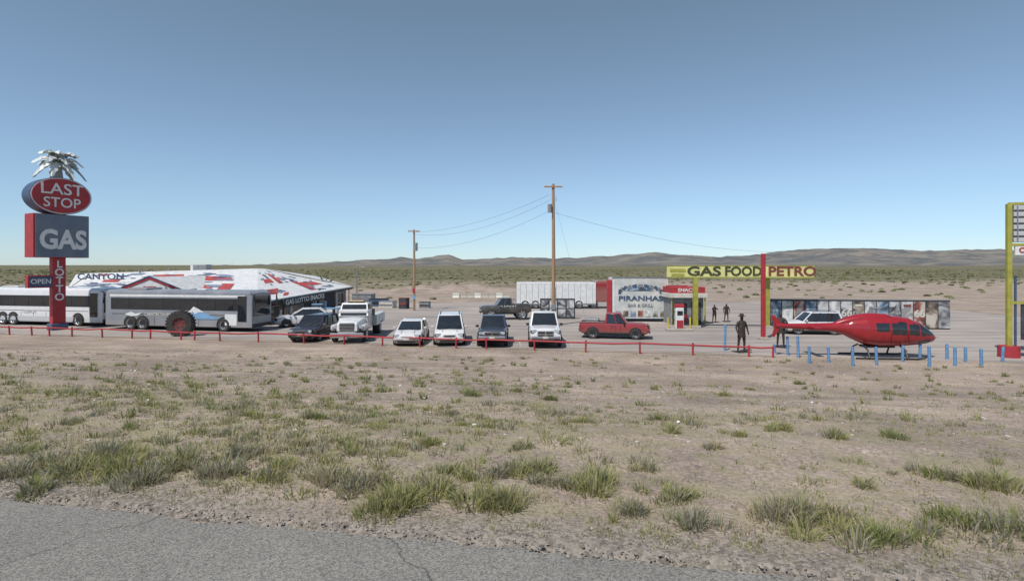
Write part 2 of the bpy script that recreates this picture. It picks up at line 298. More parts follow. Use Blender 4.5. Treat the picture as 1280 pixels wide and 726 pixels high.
GMATS=[gm('grass_green',(.30,.33,.12)),gm('grass_yellowgreen',(.43,.42,.185)),gm('grass_straw',(.58,.50,.33)),gm('grass_grey',(.43,.40,.30))]
def ray(b,e):
    D=4.
    while D<60:
        z=float(hz(SX(b,D),D))
        if SZ(e,D)<=z: return SX(b,D),D,z
        D+=.04
    return SX(b,D),D,LOT
items=[]
for b,e,s,mi in [(505,634,1.35,1),(530,615,.9,1),(612,634,1.2,1),(432,614,.9,3),(590,600,.5,1),(672,592,.8,1),(752,600,1.0,1),(762,614,.9,1),(862,624,.9,1),(850,655,.7,3),(240,580,1.0,1),(275,594,.9,3),(120,592,1.1,1),(60,582,.8,2),(10,567,.8,1),(170,572,.8,1),(182,602,.8,3),(350,587,.7,1),(130,572,.9,3),(35,616,.7,0),
  (390,522,.6,0),(452,490,.6,1),(478,490,.5,1),(592,494,.6,0),(646,490,.5,1),(690,500,.6,0),(730,528,.5,1),(800,590,.4,2),(985,652,.9,3),(960,642,.8,2),(1015,647,.9,1),(1218,658,1.0,0),(1240,612,.9,1),(1055,668,.7,1),(1105,677,.8,0),(1140,667,.6,1),(1190,600,.5,3),(1160,592,.6,0),(1120,548,.7,0),(1045,548,.6,1),(975,538,.6,1),(930,545,.4,1),(1000,480,.6,1),(905,495,.5,1),(820,525,.6,0),(840,540,.5,1),(315,520,.5,1),(510,560,.5,2),(540,555,.5,1),(650,560,.5,1),(380,555,.5,2),(270,545,.5,3),(90,530,.5,1),(20,592,.9,3),(85,587,.8,3),(1040,642,.7,2),(795,642,.7,3),(1080,610,.4,1),(890,560,.4,2),(700,607,.7,3),(630,592,.8,3),(460,607,.7,2),(405,602,.8,2),(300,572,.8,2),(560,590,.5,0),(330,600,.6,1),(215,590,.7,1)]:
    x,y,z=ray(b,e)
    for k in range(4):
        ox,oy=rng.normal(0,.15*s),rng.normal(0,.10*s); hh_=(.09+.20*s)*(.5+.6*rng.random()); items.append((x+ox,y+oy,float(hz(x+ox,y+oy)),hh_,.36*s,int(105*s),mi if rng.random()<.7 else 3))
def densemask(x,y):
    return np.clip(.5+1.5*float(vn(x/3.1,y/2.2)),0.03,1.2)
cnt=0
while cnt<880:
    y=rng.uniform(4,30); x=rng.uniform(-1.05*y-2,1.0*y+2); dd=float(dist(x,y))
    if dd<.5 or dd>27: continue
    pr=np.clip(1.3-dd/8,.12,1)*np.clip(.95-x/16,.3,1.1)*densemask(x,y)
    if rng.random()>pr: continue
    items.append((x,y,float(hz(x,y)),rng.uniform(.06,.20),rng.uniform(.12,.45),int(rng.integers(26,56)),int(rng.choice([0,1,1,2,2,3,3,3])))); cnt+=1
cnt=0
while cnt<7800:
    y=4+29*rng.random()**1.2; x=rng.uniform(-1.05*y-2,1.0*y+2); dd=float(dist(x,y))
    if dd<.25 or dd>27.5: continue
    if rng.random()>np.clip(1.2-dd/18,.3,1)*np.clip(1-x/25,.5,1)*(.3+densemask(x,y)): continue
    items.append((x,y,float(hz(x,y)),rng.uniform(.02,.08),rng.uniform(.06,.4),int(rng.integers(6,15)),int(rng.choice([0,1,2,2,3,3])))); cnt+=1
for i in range(420):
    y=rng.uniform(11,31); x=rng.uniform(-y,y*.95)
    if float(dist(x,y))>26.5 or rng.random()>densemask(x*.6,y*.6)+.25: continue
    items.append((x,y,float(hz(x,y)),rng.uniform(.12,.28),rng.uniform(.12,.32),int(rng.integers(22,38)),int(rng.choice([0,0,1,3]))))
tufts('dry_grass',items,GMATS)
def blobs(name,P,m,sub=1,flat=.6):
    import bmesh
    bm=bmesh.new(); bmesh.ops.create_icosphere(bm,subdivisions=sub,radius=1); bv=np.array([v.co[:] for v in bm.verts]); bf=np.array([[v.index for v in f.verts] for f in bm.faces]); bm.free()
    C=[];Fq=[]
    for i,(x,y,z,s) in enumerate(P):
        k=bv*(1+rng.normal(0,.22,(len(bv),1)))*np.array([s*rng.uniform(.8,1.3),s*rng.uniform(.8,1.3),s*flat]); a=rng.random()*6; c_,s_=np.cos(a),np.sin(a)
        k=np.stack([k[:,0]*c_-k[:,1]*s_,k[:,0]*s_+k[:,1]*c_,k[:,2]],-1)+np.array([x,y,z+s*flat*.35]); C.append(k); Fq.append(bf+i*len(bv))
    return npmesh(name,np.concatenate(C),np.concatenate(Fq),m,smooth=False)
P=[]
for i in range(6000):
    y=84+rng.random()**1.3*560; x=rng.uniform(-1.1*y,1.1*y)
    if y<210 and rng.random()>.08+.85*max(0,(y-100)/110)*(.7 if x>0 else 1): continue
    P.append((x,y,float(hz(x,y)),rng.uniform(.25,.65)*(1+y/600)))
blobs('desert_scrub',P,mat('scrub_leaves',(.17,.17,.085),.95,col2=(.09,.095,.05),scale=.4,spec=.1),flat=.5)
P=[]
for i in range(8500):
    u=rng.random(); x=rng.uniform(-9,9) if u<.8 else rng.uniform(-22,16); dd=-.06+abs(rng.normal(0,.5)) if rng.random()<.65 else rng.uniform(0,7); y=edge(x)+dd/.98
    if y<3.2: continue
    P.append((x,y,float(hz(x,y)) if dd>.12 else .012,rng.uniform(.004,.013)*(1.7 if rng.random()<.05 else 1)))
blobs('gravel',P,mat('stones',(.38,.34,.29),.9,col2=(.10,.09,.085),scale=9,spec=.2),1,.6)
P=[]
for i in range(700):
    y=rng.uniform(8,32); x=rng.uniform(-y,y); P.append((x,y,float(hz(x,y)),rng.uniform(.012,.04)))
blobs('stone_litter',P,mat('pale_stones',(.6,.56,.5),.9,col2=(.22,.19,.16),scale=3),1,.5)
# ------------------------------------------------------------ fence
fg=grp('rail_fence',(0,fY(0),LOT),math.atan2(-.204,1))
def fl(px):
    b_=(px-640)/F; X=b_*32.9/(1+.204*b_); return X*math.sqrt(1+.204**2)
pos=[fl(p) for p in (-100,-60,-20,12,40,62,90,128,165,188,226,243,275,323,380,430,478,525,570,608,668,732,800,866,936,966)]
for i,p in enumerate(pos):
    t=random.uniform(-.03,.03); tube('post_%d'%i,[(p,0,-.05),(p+t,t,.64+random.uniform(-.03,.05))],.055,RED,fg,8)
pts=[]
for i,p in enumerate(pos):
    z0=.56+random.uniform(-.035,.035); pts.append((p,0,z0))
    if i<len(pos)-1: pts.append(((p+pos[i+1])/2,random.uniform(-.02,.02),z0-.02+random.uniform(-.02,.01)))
tube('rail',pts,.05,RED,fg,8)
bg=grp('bollard_row')
for i,(b,e0,e1) in enumerate([(968,430,441),(985,421,444),(998,420,447),(1012,433,454),(1036,434,453),(1066,434,457),(1096,434,456),(1128,432,452),(1150,430,448),(1162,433,458),(1184,430,449),(1194,434,457),(1207,434,452),(1227,436,457),(906,406,438),(1253,434,452)]):
    g=G(b,e1); hgt=(e1-e0)/F*g.y; lx=random.uniform(-.04,.04); tube('bollard_%d'%i,[(g.x,g.y,LOT-.05),(g.x+lx,g.y,LOT+hgt),(g.x+lx,g.y,LOT+hgt+.02)],[.07,.07,.04],BLUE,bg,10)
# ------------------------------------------------------------ vehicles
def section(x,w,zb,zt,crown=.03):
    h=[(0,zb),(w*.86,zb),(w*.97,zb+.1),(w,zb+(zt-zb)*.5),(w*.975,zt-.13),(w*.93,zt-.04),(w*.8,zt),(0,zt+crown)]
    return [(x,a,b) for a,b in h]+[(x,-a,b) for a,b in h[-2:0:-1]]
KINDS={
 'sedan':dict(L=4.6,W=1.8,H=1.45,zb=.2,top=[(-.5,.5,.8),(-.492,.84,.9),(-.44,.98,.95),(-.3,1.0,1),(.1,.94,1),(.22,.93,1),(.38,.82,.98),(.46,.72,.93),(.49,.6,.87),(.5,.42,.8)],gh=(-.41,-.24,.04,.24),wr=.32,belt=.93),
 'suv':dict(L=4.6,W=1.85,H=1.72,zb=.26,top=[(-.5,.5,.86),(-.495,.98,.93),(-.45,1.03,.97),(-.3,1.04,1),(.1,1.02,1),(.22,1.03,1),(.42,.95,.97),(.48,.84,.92),(.498,.66,.88),(.5,.45,.82)],gh=(-.485,-.42,.05,.22),wr=.36,belt=1.0),
 'van':dict(L=4.9,W=1.95,H=1.74,zb=.22,top=[(-.5,.5,.86),(-.495,.95,.93),(-.45,1.0,.97),(-.3,1.02,1),(.2,1.0,1),(.30,.98,1),(.42,.86,.97),(.475,.72,.92),(.495,.6,.87),(.5,.42,.8)],gh=(-.485,-.43,.10,.33),wr=.33,belt=.98),
 'pickup':dict(L=5.4,W=1.95,H=1.85,zb=.38,top=[(-.5,.6,.9),(-.497,1.1,.95),(-.45,1.14,.98),(-.2,1.14,1),(.1,1.12,1),(.2,1.13,1),(.42,1.08,.97),(.475,1.0,.94),(.495,.85,.92),(.5,.5,.88)],gh=(-.12,-.10,.08,.19),wr=.40,belt=1.1)}
def car(name,kind,paint,loc,head,L=None,H=None,W=None,rim=None,chromegrille=False):
    K=KINDS[kind]; L=L or K['L']; W=W or K['W']; H=H or K['H']; hw=W/2; zb=K['zb']; k=H/K['H']; rim=rim or CHROME
    e=grp(name,loc,math.atan2(head[1],head[0])); wr=K['wr']*k
    T=K['top']; xs=np.linspace(-.5,.5,49); xs=sorted(set(list(xs)+[t[0] for t in T]))
    secs=[]
    for x in xs:
        zt=np.interp(x,[t[0] for t in T],[t[1] for t in T])*k; w=np.interp(x,[t[0] for t in T],[t[2] for t in T])*hw
        z0=zb*k+(.10 if abs(x)>.47 else 0); secs.append(section(x*L,w,z0,zt))
    loft('body',secs,paint,e,30)
    xr,xrr,xrf,xf=[a*L for a in K['gh']]; bz=K['belt']*k-.03; wb=hw*.90; wt=hw*.74; rz=H-.04
    def ring(xa,xb,w,z,c): return [(xa,-w*.93,z),(xa-c,0,z),(xa,w*.93,z),(xa+.12,w,z),((xa+xb)/2,w*1.01,z),(xb-.12,w,z),(xb,w*.93,z),(xb+c,0,z),(xb,-w*.93,z),(xb-.12,-w,z),((xa+xb)/2,-w*1.01,z),(xa+.12,-w,z)]
    s0=ring(xr,xf,wb,bz,.06);s1=ring(xrr,xrf,wt,rz,.05)
    loft('glasshouse',[s0,s1],[GLASS],e,30)
    s2=ring(xrr-.03,xrf+.05,wt+.02,rz-.015,.05);s3=ring(xrr,xrf,wt,rz+.02,.05);s4=ring(xrr+.2,xrf-.2,wt*.75,rz+.045,.03)
    loft('roof',[s2,s3,s4],paint,e,50)
    box('cowl',(xf+.03,0,bz+.035),(.16,hw*1.45,.03),BLACK,e,bev=.01)
    for sx_ in (.45,-.45): box('hood_crease',((xf+L/2)/2+.02,sx_*hw,bz-.02),(L/2-xf-.45,.02,.03),paint,e,rot=(0,.06,0))
    for sy in (1,-1):
        tube('a_pillar',[(xf-.02,sy*wb*.96,bz),(xrf,sy*wt*.97,rz)],.045,paint,e,6)
        tube('c_pillar',[(xr+.03,sy*wb*.95,bz),(xrr,sy*wt*.97,rz)],.075,paint,e,6)
        mids=[.52] if kind in('sedan','pickup') else [.38,.68]
        for mdd in mids:
            mx=xr+(xf-xr)*mdd; tx=xrr+(xrf-xrr)*mdd; tube('b_pillar',[(mx,sy*wb*1.005,bz),(tx,sy*wt*1.005,rz)],.04,BLACK if kind!='pickup' else paint,e,6)
        box('mirror',(xf-.22,sy*(hw+.07),bz+.12),(.12,.2,.15),paint if kind!='pickup' else BLACK,e,bev=.04)
        for dx in (xf-.45,(xf+xr)/2-.05):
            box('door_seam',(dx,sy*(hw*.997),(zb*k+bz)/2+.06),(.014,.02,(bz-zb*k)*.72),BLACK,e)
        box('sill',(0,sy*hw*.95,zb*k+.03),(L*.46,.08,.1),BLACK,e,bev=.02)
        box('door_handle',((xf+xr)/2-.25,sy*hw*.985,bz-.14),(.18,.04,.035),BLACK,e)
        fx=L/2-.13; hz_=np.interp(.46,[t[0] for t in T],[t[1] for t in T])*k
        box('headlight',(fx,sy*hw*.70,hz_-.12),(.22,hw*.36,.17),LAMP,e,rot=(0,-.15,-sy*.35),bev=.04)
        box('headlight_bezel',(fx-.03,sy*hw*.70,hz_-.12),(.2,hw*.42,.22),BLACK,e,rot=(0,-.15,-sy*.35),bev=.04)
        box('indicator',(fx-.02,sy*hw*.86,hz_-.12),(.2,.06,.1),AMB,e,rot=(0,0,-sy*.6),bev=.02)
        box('tail_lamp',(-L/2+.06,sy*hw*.80,bz-.2),(.12,hw*.22,.22),TAILR,e,bev=.03)
        box('fog_lamp',(L/2-.03,sy*hw*.66,zb*k+.2),(.06,.16,.08),BLACK,e,bev=.02)
        for fx_,nm in ((.305*L,'front'),(-.30*L,'rear')):
            a=[(fx_+wr*1.17*math.cos(t),wr+wr*1.17*math.sin(t)) for t in np.linspace(-.2,math.pi+.2,22)]
            prism('wheel_arch',a,.05,BLACK,e,off=(hw*.955 if sy>0 else -hw*.955-.05))
            wheel(e,'wheel_'+nm,(fx_,sy*(hw-.09),wr),wr,.24,rim)
    gz=np.interp(.47,[t[0] for t in T],[t[1] for t in T])*k
    tall=.34 if kind=='pickup' else .16
    gx=L/2-.02 if kind=='pickup' else L/2-.035
    box('grille_surround',(gx-.02,0,gz-.06-tall/2),(.1,hw*(1.02 if kind=='pickup' else .8),tall+.07),CHROME if chromegrille else paint,e,bev=.03)
    box('grille',(gx+.012,0,gz-.06-tall/2),(.06,hw*(.9 if kind=='pickup' else .7),tall-.03),BLACK,e,bev=.02)
    if kind=='pickup':
        box('grille_cross',(gx+.03,0,gz-.06-tall/2),(.05,.07,tall),CHROME if chromegrille else paint,e); box('grille_bar',(gx+.028,0,gz-.06-tall/2),(.05,hw*.9,.06),CHROME if chromegrille else paint,e)
    box('front_bumper',(L/2-.06,0,zb*k+.26),(.2,hw*1.78,.2),(CHROME if kind=='pickup' else paint),e,bev=.07)
    box('lower_intake',(L/2+.005,0,zb*k+.12),(.1,hw*1.2,.13),BLACK,e,bev=.03)
    box('licence_plate',(L/2+.05,0,zb*k+.27),(.02,.32,.14),CREAM,e)
    box('rear_bumper',(-L/2+.05,0,zb*k+.26),(.2,hw*1.75,.2),paint if kind!='pickup' else CHROME,e,bev=.06)
    box('underbody',(0,0,zb*k-.02),(L*.86,hw*1.6,.16),BLACK,e)
    for sy in (.28,-.4): tube('wiper',[(xf+.05,sy*hw,bz+.02),(xf-.18,sy*hw+.45,bz+.22*k)],.012,BLACK,e,5)
    if kind=='pickup':
        bx0=-L/2+.12; bx1=-.14*L; zt=1.14*k
        box('bed_shade_slab',((bx0+bx1)/2,0,zt-.015),(bx1-bx0,hw*1.5,.1),BLACK,e)  # black slab at rim level, paints in the shade of the open bed
        for sy in (1,-1): box('bed_rail',((bx0+bx1)/2,sy*hw*.86,zt+.03),(bx1-bx0+.1,.14,.07),paint,e,bev=.02)
        box('tailgate',(-L/2+.08,0,zt-.05),(.08,hw*1.6,.26),paint,e,bev=.02)
    if kind in('suv','van'):
        for sy in(1,-1): tube('roof_rail',[(xrr+.15,sy*wt*.85,H+.0),(xrr+.3,sy*wt*.85,H+.06),(xrf-.3,sy*wt*.85,H+.06),(xrf-.1,sy*wt*.85,H)],.022,BLACK,e,6)
    return e
def at(b,e,back):
    g=G(b,e); g.z=LOT+.006; g.y+=back; return g
g=at(380,428,2.1); car('parked_suv','suv',DBLUE,g,(-.10,-1),H=1.62,L=4.5)
g=at(374,411,1.0); car('parked_car','sedan',CARW,(g.x-.3,g.y+1.2,g.z),(-.95,-.3),H=1.5)
g=at(507,433,2.2); car('parked_car','sedan',CARW,g,(.03,-1),H=1.42)
g=at(557,433,2.3); car('parked_minivan','van',CARW,g,(.10,-1),H=1.8,L=4.8)
g=at(615,435,2.5); car('parked_pickup_truck','pickup',DGREY,g,(.0,-1),H=1.78,L=5.0,W=1.85,rim=GREY)
g=at(683,436,2.6); car('parked_pickup_truck','pickup',CARW,g,(-.02,-1),H=2.02,chromegrille=True)
g=at(771,424,.9); e=car('red_pickup_truck','pickup',DRED,g,(.975,-.22),H=1.72,L=4.7,W=1.8); box('bed_cargo',(-1.5,.1,1.15),(.9,.8,.3),GREY,e,bev=.05)
g=at(1020,419,1.0); car('parked_suv','suv',CARW,(g.x+.2,g.y+.1,g.z),(-.99,.1),H=1.6,L=4.0)
g=at(631,400,1.1); e=car('show_truck','pickup',mat('show_truck_black',(.03,.03,.035),.3,coat=.4,col2=(.12,.10,.08),scale=1.1),(g.x,g.y,g.z+.25),(-.98,-.15),H=1.75,L=4.7)
for sy in (1,-1):
    for fx in (-1.45,1.45): wheel(e,'big_wheel',(fx,sy*.98,.28),.53,.36,CHROME)
box('roll_bar_light',(-.9,0,1.66),(.15,1.5,.1),CHROME,e,bev=.03); tube('roll_bar',[(-.9,-.8,1.1),(-.9,-.78,1.62),(-.9,.78,1.62),(-.9,.8,1.1)],.05,CHROME,e,8)
text('side_lettering','SHOW',.45,(-.1,.93,.9),CREAM,e,rot=(math.pi/2,0,math.pi),ex=.01,xs=1.2)
# service truck
g=at(428,430,3.7); e=grp('service_truck',g,math.atan2(-1,.06))
T=[(1.5,1.5,1.02),(2.2,1.5,1.0),(2.8,1.42,.9),(3.3,1.34,.82),(3.45,1.2,.78),(3.5,.75,.76)]
loft('hood',[section(x,w*.82,.7,zt,.06) for x,zt,w in T],CARW,e,30)
box('cab',(.85,0,1.35),(1.35,2.0,1.35),CARW,e,bev=.12,seg=3)
loft('cab_top',[[(.2,-.98,1.7),(.2,.98,1.7),(1.6,.98,1.6),(1.6,-.98,1.6)],[(.25,-.88,2.42),(.25,.88,2.42),(1.15,.84,2.42),(1.15,-.84,2.42)]],CARW,e,30)
mesh('windshield',[(1.61,-.86,1.64),(1.61,.86,1.64),(1.22,.78,2.34),(1.22,-.78,2.34)],[(0,1,2,3)],GLASS,e)
for sy in (1,-1):
    mesh('side_window',[(.4,sy*.995,1.7),(1.42,sy*.985,1.66),(1.13,sy*.90,2.32),(.4,sy*.915,2.32)],[(0,1,2,3)],GLASS,e)
    box('fender',(2.55,sy*.95,.95),(1.25,.36,.42),CARW,e,bev=.15,seg=3); box('headlight',(3.18,sy*.84,1.0),(.16,.3,.2),LAMP,e,bev=.04)
    wheel(e,'wheel_front',(2.55,sy*.95,.48),.48,.28,WHITE); wheel(e,'wheel_rear',(-2.2,sy*.88,.48),.48,.5,WHITE)
    box('mirror',(1.5,sy*1.3,1.85),(.1,.2,.45),BLACK,e,bev=.03); tube('mirror_arm',[(1.45,sy*.95,1.7),(1.48,sy*1.28,1.7)],.02,BLACK,e,6)
    tube('exhaust_stack',[(.05,sy*.9,.8),(.05,sy*.9,2.5)],.06,GREY,e,8)
    for i in range(3): box('tool_box_%d'%i,(-.75-i*1.15,sy*1.0,1.15),(1.1,.45,.75),CARW,e,bev=.03); box('tool_door_%d'%i,(-.75-i*1.15,sy*1.228,1.15),(.95,.02,.6),WHITE,e)
    box('mudguard',(-2.2,sy*1.0,.9),(1.2,.5,.12),BLACK,e,bev=.04)
box('frame_rail',(0,0,.66),(6.4,.9,.25),BLACK,e); box('bumper',(3.5,0,.52),(.2,2.1,.32),CHROME,e,bev=.05)
box('grille',(3.46,0,1.05),(.1,.95,.5),BLACK,e,bev=.05)
for i in range(5): box('grille_bar_%d'%i,(3.52,0,.86+i*.095),(.02,.9,.03),CHROME,e)
box('bed_deck',(-1.9,0,1.0),(3.6,1.6,.15),GREY,e); box('light_bar_base',(.6,0,2.45),(.28,1.1,.06),BLACK,e); box('light_bar',(.6,0,2.53),(.24,1.0,.1),mat('lens_pale_amber',(.55,.38,.2),.3),e,bev=.04)
tube('crane_mast',[(-.2,0,1),(-.2,0,2.3)],.12,BLACK,e,8); tube('crane_boom',[(-.2,0,2.25),(-3.3,0,2.05)],[.12,.09],GREY,e,8); box('winch',(-1.3,0,1.4),(.6,.8,.5),BLACK,e,bev=.08)
tube('hose_reel',[(-2.3,-.35,1.4),(-2.3,.35,1.4)],.35,BLACK,e,14)
# ---- buses
def bus(name,A,B,H,body,mural=False):
    A=Vector(A);B=Vector(B); L=(B-A).length; c=(A+B)/2; dr=(B-A).normalized(); nrm=Vector((-dr.y,dr.x,0))
    e=grp(name,c+nrm*1.25,math.atan2(dr.y,dr.x)); h=L/2
    prof=[(-1.27,.35),(-1.27,H*.8),(-1.2,H-.18),(-1.0,H-.02),(0,H+.03),(1.0,H-.02),(1.2,H-.18),(1.27,H*.8),(1.27,.35)]
    def sec(x,s=1,z=1): return [(x,a*s,.35+(b-.35)*z) for a,b in prof]
    loft('body',[sec(-h,.93,.96),sec(-h+.12,1,1),sec(h-.6,1,1),sec(h-.25,.99,.985),sec(h,.93,.93)],body,e,25)
    n_=7; w=(L-2.2)/n_
    for sy in (1,-1):
        for i in range(n_): box('window_%d'%i,(-h+.75+w*(i+.5),sy*1.275,H*.655),(w-.05,.03,H*.27),GLASS,e,bev=.01)
        box('window_band',(-.2,sy*1.268,H*.655),(L-1.6,.02,H*.29),BLACK,e)
        box('door_glass',(h-.75,sy*1.275,H*.56),(.75,.03,H*.62),GLASS,e,bev=.05)
        box('skirt_line',(-.3,sy*1.272,H*.40),(L-2,.02,.03),BLACK,e)
        for i in range(4): box('bay_door_%d'%i,(-1.9+i*1.3,sy*1.273,.78),(.02,.015,.75),BLACK,e)
        for fx in (-h+2.4,-h+3.5,h-2.3):
            a=[(fx+.62*math.cos(t),.5+.62*math.sin(t)) for t in np.linspace(-.2,math.pi+.2,18)]
            prism('wheel_arch',a,.02,BLACK,e,off=(1.26 if sy>0 else -1.285)); wheel(e,'wheel',(fx,sy*1.17,.5),.5,.3,CHROME)
        tube('mirror',[(h-.1,sy*1.15,H*.93),(h+.35,sy*1.35,H*.9),(h+.38,sy*1.38,H*.62)],[.03,.04,.11],BLACK,e,8)
    mesh('windshield',[(h+.012,-1.05,1.15),(h+.012,1.05,1.15),(h+.02,1.0,H*.86),(h+.02,-1.0,H*.86)],[(0,1,2,3)],GLASS,e)
    for sy in (1,-1): box('headlamp',(h+.0,sy*.9,.75),(.08,.35,.2),LAMP,e,bev=.04)
    box('bumper',(h-.02,0,.48),(.2,2.3,.25),BLACK,e,bev=.06); box('roof_unit',(-h+2.5,0,H+.05),(1.8,1.6,.16),body,e,bev=.06); box('roof_hatch',(1.5,0,H+.04),(.8,.8,.1),WHITE,e,bev=.03)
    box('underframe',(0,0,.42),(L-1.2,2.3,.3),BLACK,e)
    if mural:
        y=-1.29
        prism('mural_peak',[(.3,.95),(1.0,1.25),(1.6,1.85),(1.9,1.72),(2.4,1.45),(3.1,1.2),(3.9,1.0),(3.5,.92)],.012,LBLUE,e,off=y-.012)
        prism('mural_snow',[(1.0,1.3),(1.6,1.87),(1.9,1.75),(2.5,1.46),(2.0,1.44),(1.75,1.3),(1.55,1.5),(1.3,1.3)],.01,WHITE,e,off=y-.026)
        prism('mural_bird',[(-4.6,1.2),(-4.0,1.4),(-3.6,1.25),(-3.0,1.35),(-3.4,1.1),(-4.0,1.05)],.01,WHITE,e,off=y-.012)
        box('white_front_panel',(h-1.7,-1.278,.9),(1.0,.02,.85),WHITE,e); text('bus_lettering','CANYON TOURS',.3,(-1.6,y,1.22),CREAM,e,ex=.004)
        box('top_stripe',(0,-1.262,H*.86),(L-1.0,.02,.16),WHITE,e)
    else:
        box('grey_skirt',(-1,-1.276,.6),(L-3,.02,.35),SILV,e); text('bus_lettering','COACH',.36,(-1,-1.29,1.15),SILV,e,ex=.004)
    return e
bus('tour_bus',G(131,411),G(314,415.5),3.1,BUSG,mural=True)
A=Vector((SX(127,45.6),45.6,LOT)); bus('tour_bus',A+Vector((-12.2,2.5,0)),A,3.15,CARW)
g=G(226,420); e=grp('giant_tyre',(g.x,g.y,LOT),.15)
w=wheel(e,'tyre',(0,-.001,.88),.88,.6,mat('rim_faded_red',(.22,.03,.03),.6,col2=(.1,.03,.03)),hub=.5)
for i in range(26):
    t=i/26*2*math.pi; box('lug_%d'%i,(.89*math.cos(t),0,.88+.89*math.sin(t)),(.06,.58,.1),RUB,e,rot=(0,-t,0))
# ------------------------------------------------------------ store building
st=grp('souvenir_store')
A=S3(322,378,46); B=S3(441,358,64); C=S3(84,361,62); Bk=S3(395,345,84); R1=S3(112,341.5,66); R2=S3(322,335.5,61); Cb=S3(95,343,80)
def bil(q,u,v,off=0):
    a,b_,c,d_=q; p=a*(1-u)*(1-v)+b_*u*(1-v)+c*u*v+d_*(1-u)*v
    n_=(b_-a).cross(d_-a).normalized()
    if n_.z<0: n_=-n_
    sag=Vector((0,0,.22*(-(v*(1-v))*4)*.5))
    return p+n_*off+sag
def roofq(name,q,nu,nv,m):
    V=[bil(q,i/nu,j/nv) for j in range(nv+1) for i in range(nu+1)]; Fc=[(j*(nu+1)+i,j*(nu+1)+i+1,(j+1)*(nu+1)+i+1,(j+1)*(nu+1)+i) for j in range(nv) for i in range(nu)]
    return mesh(name,V,Fc,m,st,smooth=30)
Q1=(C,A,R2,R1); Q2=(A,B,R2+Vector((.6,.3,-.02)),R2)
roofq('roof_front',Q1,24,10,ROOFW); roofq('roof_side',Q2,24,10,ROOFW)
mesh('roof_back',[R1,R2,R2+Vector((.6,.3,-.02)),B,Bk,Cb,C],[(0,6,5),(0,5,4,1),(1,4,2),(2,4,3)],ROOFW,st)
dn=Vector((0,0,-.28))
for nm,p,q in (('fascia_side',A,B),('fascia_front',C,A)):
    mesh(nm,[p,q,q+dn,p+dn],[(0,1,2,3)],WALLD if nm=='fascia_side' else NAVY,st)
    mesh(nm+'_trim',[p+Vector((0,-.03,.02)),q+Vector((0,-.03,.02)),q+Vector((0,-.03,-.08)),p+Vector((0,-.03,-.08))],[(0,1,2,3)],WHITE,st)
rr_=random.Random(11)
def cells(n_,wu,wv):
    o=[]
    for i in range(n_):
        u=rr_.uniform(.02,.86);v=rr_.uniform(.04,.85); o.append((u,v,min(.98,u+rr_.uniform(.3,1)*wu),min(.97,v+rr_.uniform(.4,1)*wv),rr_.uniform(-.06,.06)))
    return o
RRED=mat('roof_red',(.44,.06,.055),.7,var=.2); RGR=mat('roof_greyblue',(.20,.26,.36),.7,var=.2); RDK=mat('roof_dark_blue',(.05,.08,.16),.7)
def patch2(q,cl,m,name,off):
    V=[];Fc=[]
    for (u0,v0,u1,v1,sk) in cl:
        b0=len(V)
        for i in range(5):
            for vv in (0,1): V.append(bil(q,u0+(u1-u0)*i/4+sk*vv,v0+(v1-v0)*vv,off))
        for i in range(4): Fc.append((b0+2*i,b0+2*i+2,b0+2*i+3,b0+2*i+1))
    mesh(name,V,Fc,m,st)
patch2(Q1,[(.30,.30,.44,.46,.05),(.50,.1,.56,.6,.12),(.60,.30,.78,.45,.02),(.80,.1,.86,.5,.03),(.70,.6,.88,.75,-.02),(.42,.72,.6,.84,0),(.15,.5,.25,.62,0)]+cells(5,.08,.12),RRED,'roof_red_art',.035)
patch2(Q2,[(.05,.15,.2,.3,.05),(.34,.45,.42,.8,.02),(.55,.1,.62,.5,.02),(.62,.25,.85,.4,0),(.12,.5,.28,.62,0)]+cells(2,.08,.12),RRED,'roof_red_art_side',.035)
patch2(Q1,cells(30,.09,.08),RGR,'roof_grey_art',.045); patch2(Q2,cells(20,.09,.08),RGR,'roof_grey_art_side',.045)
patch2(Q1,cells(20,.07,.06),RDK,'roof_dark_art',.055); patch2(Q2,cells(14,.06,.06),RDK,'roof_dark_art_side',.055)
def inset(p,t=.93):
    c=(A+B+C+Bk)/4; return Vector((c.x+(p.x-c.x)*t,c.y+(p.y-c.y)*t,LOT))
wA,wB,wC,wBk,wCb=[inset(p) for p in (A,B,C,Bk,Cb)]
def wall(nm,p,q,zp,zq,m): mesh(nm,[p,q,Vector((q.x,q.y,zq)),Vector((p.x,p.y,zp))],[(0,1,2,3)],m,st)
wall('wall_side',wA,wB,A.z+.05,B.z+.05,WALLG); wall('wall_front',wC,wA,C.z,A.z,WALLG); wall('wall_back',wB,wBk,B.z,B.z,WALLG); wall('wall_rear',wBk,wCb,B.z,B.z,WALLG); wall('wall_left',wCb,wC,B.z,C.z,WALLG)
dr=(wB-wA); Ls=dr.length; du=dr.normalized(); ang=math.atan2(du.y,du.x); out=Vector((du.y,-du.x,0))
def onwall(nm,s,z,w,h,m,t=.06,bev=.01):
    c=wA+du*s+out*(t/2+.01); box(nm,(c.x,c.y,LOT+z),(w,t,h),m,st,rot=(0,0,ang),bev=bev)
for i,(s,w,h,z,m) in enumerate([(.8,1.2,1.1,.95,GLASS),(2.5,1.3,1.2,.95,GLASS),(4.2,1.0,1.9,.95,GLASS),(6.0,1.5,1.3,1.05,GLASS),(8.2,1.6,1.9,1.0,WALLD),(10.5,1.8,1.4,1.2,GLASS),(13,2.2,2.1,1.1,WALLD),(15.5,1.6,1.4,1.3,GLASS)]):
    if s<Ls-.6: onwall('window_%d'%i,s,z,w,h,m,.08); onwall('frame_%d'%i,s,z,w+.14,h+.14,[WHITE,RED,CREAM,LBLUE,WHITE][i%5],.05)
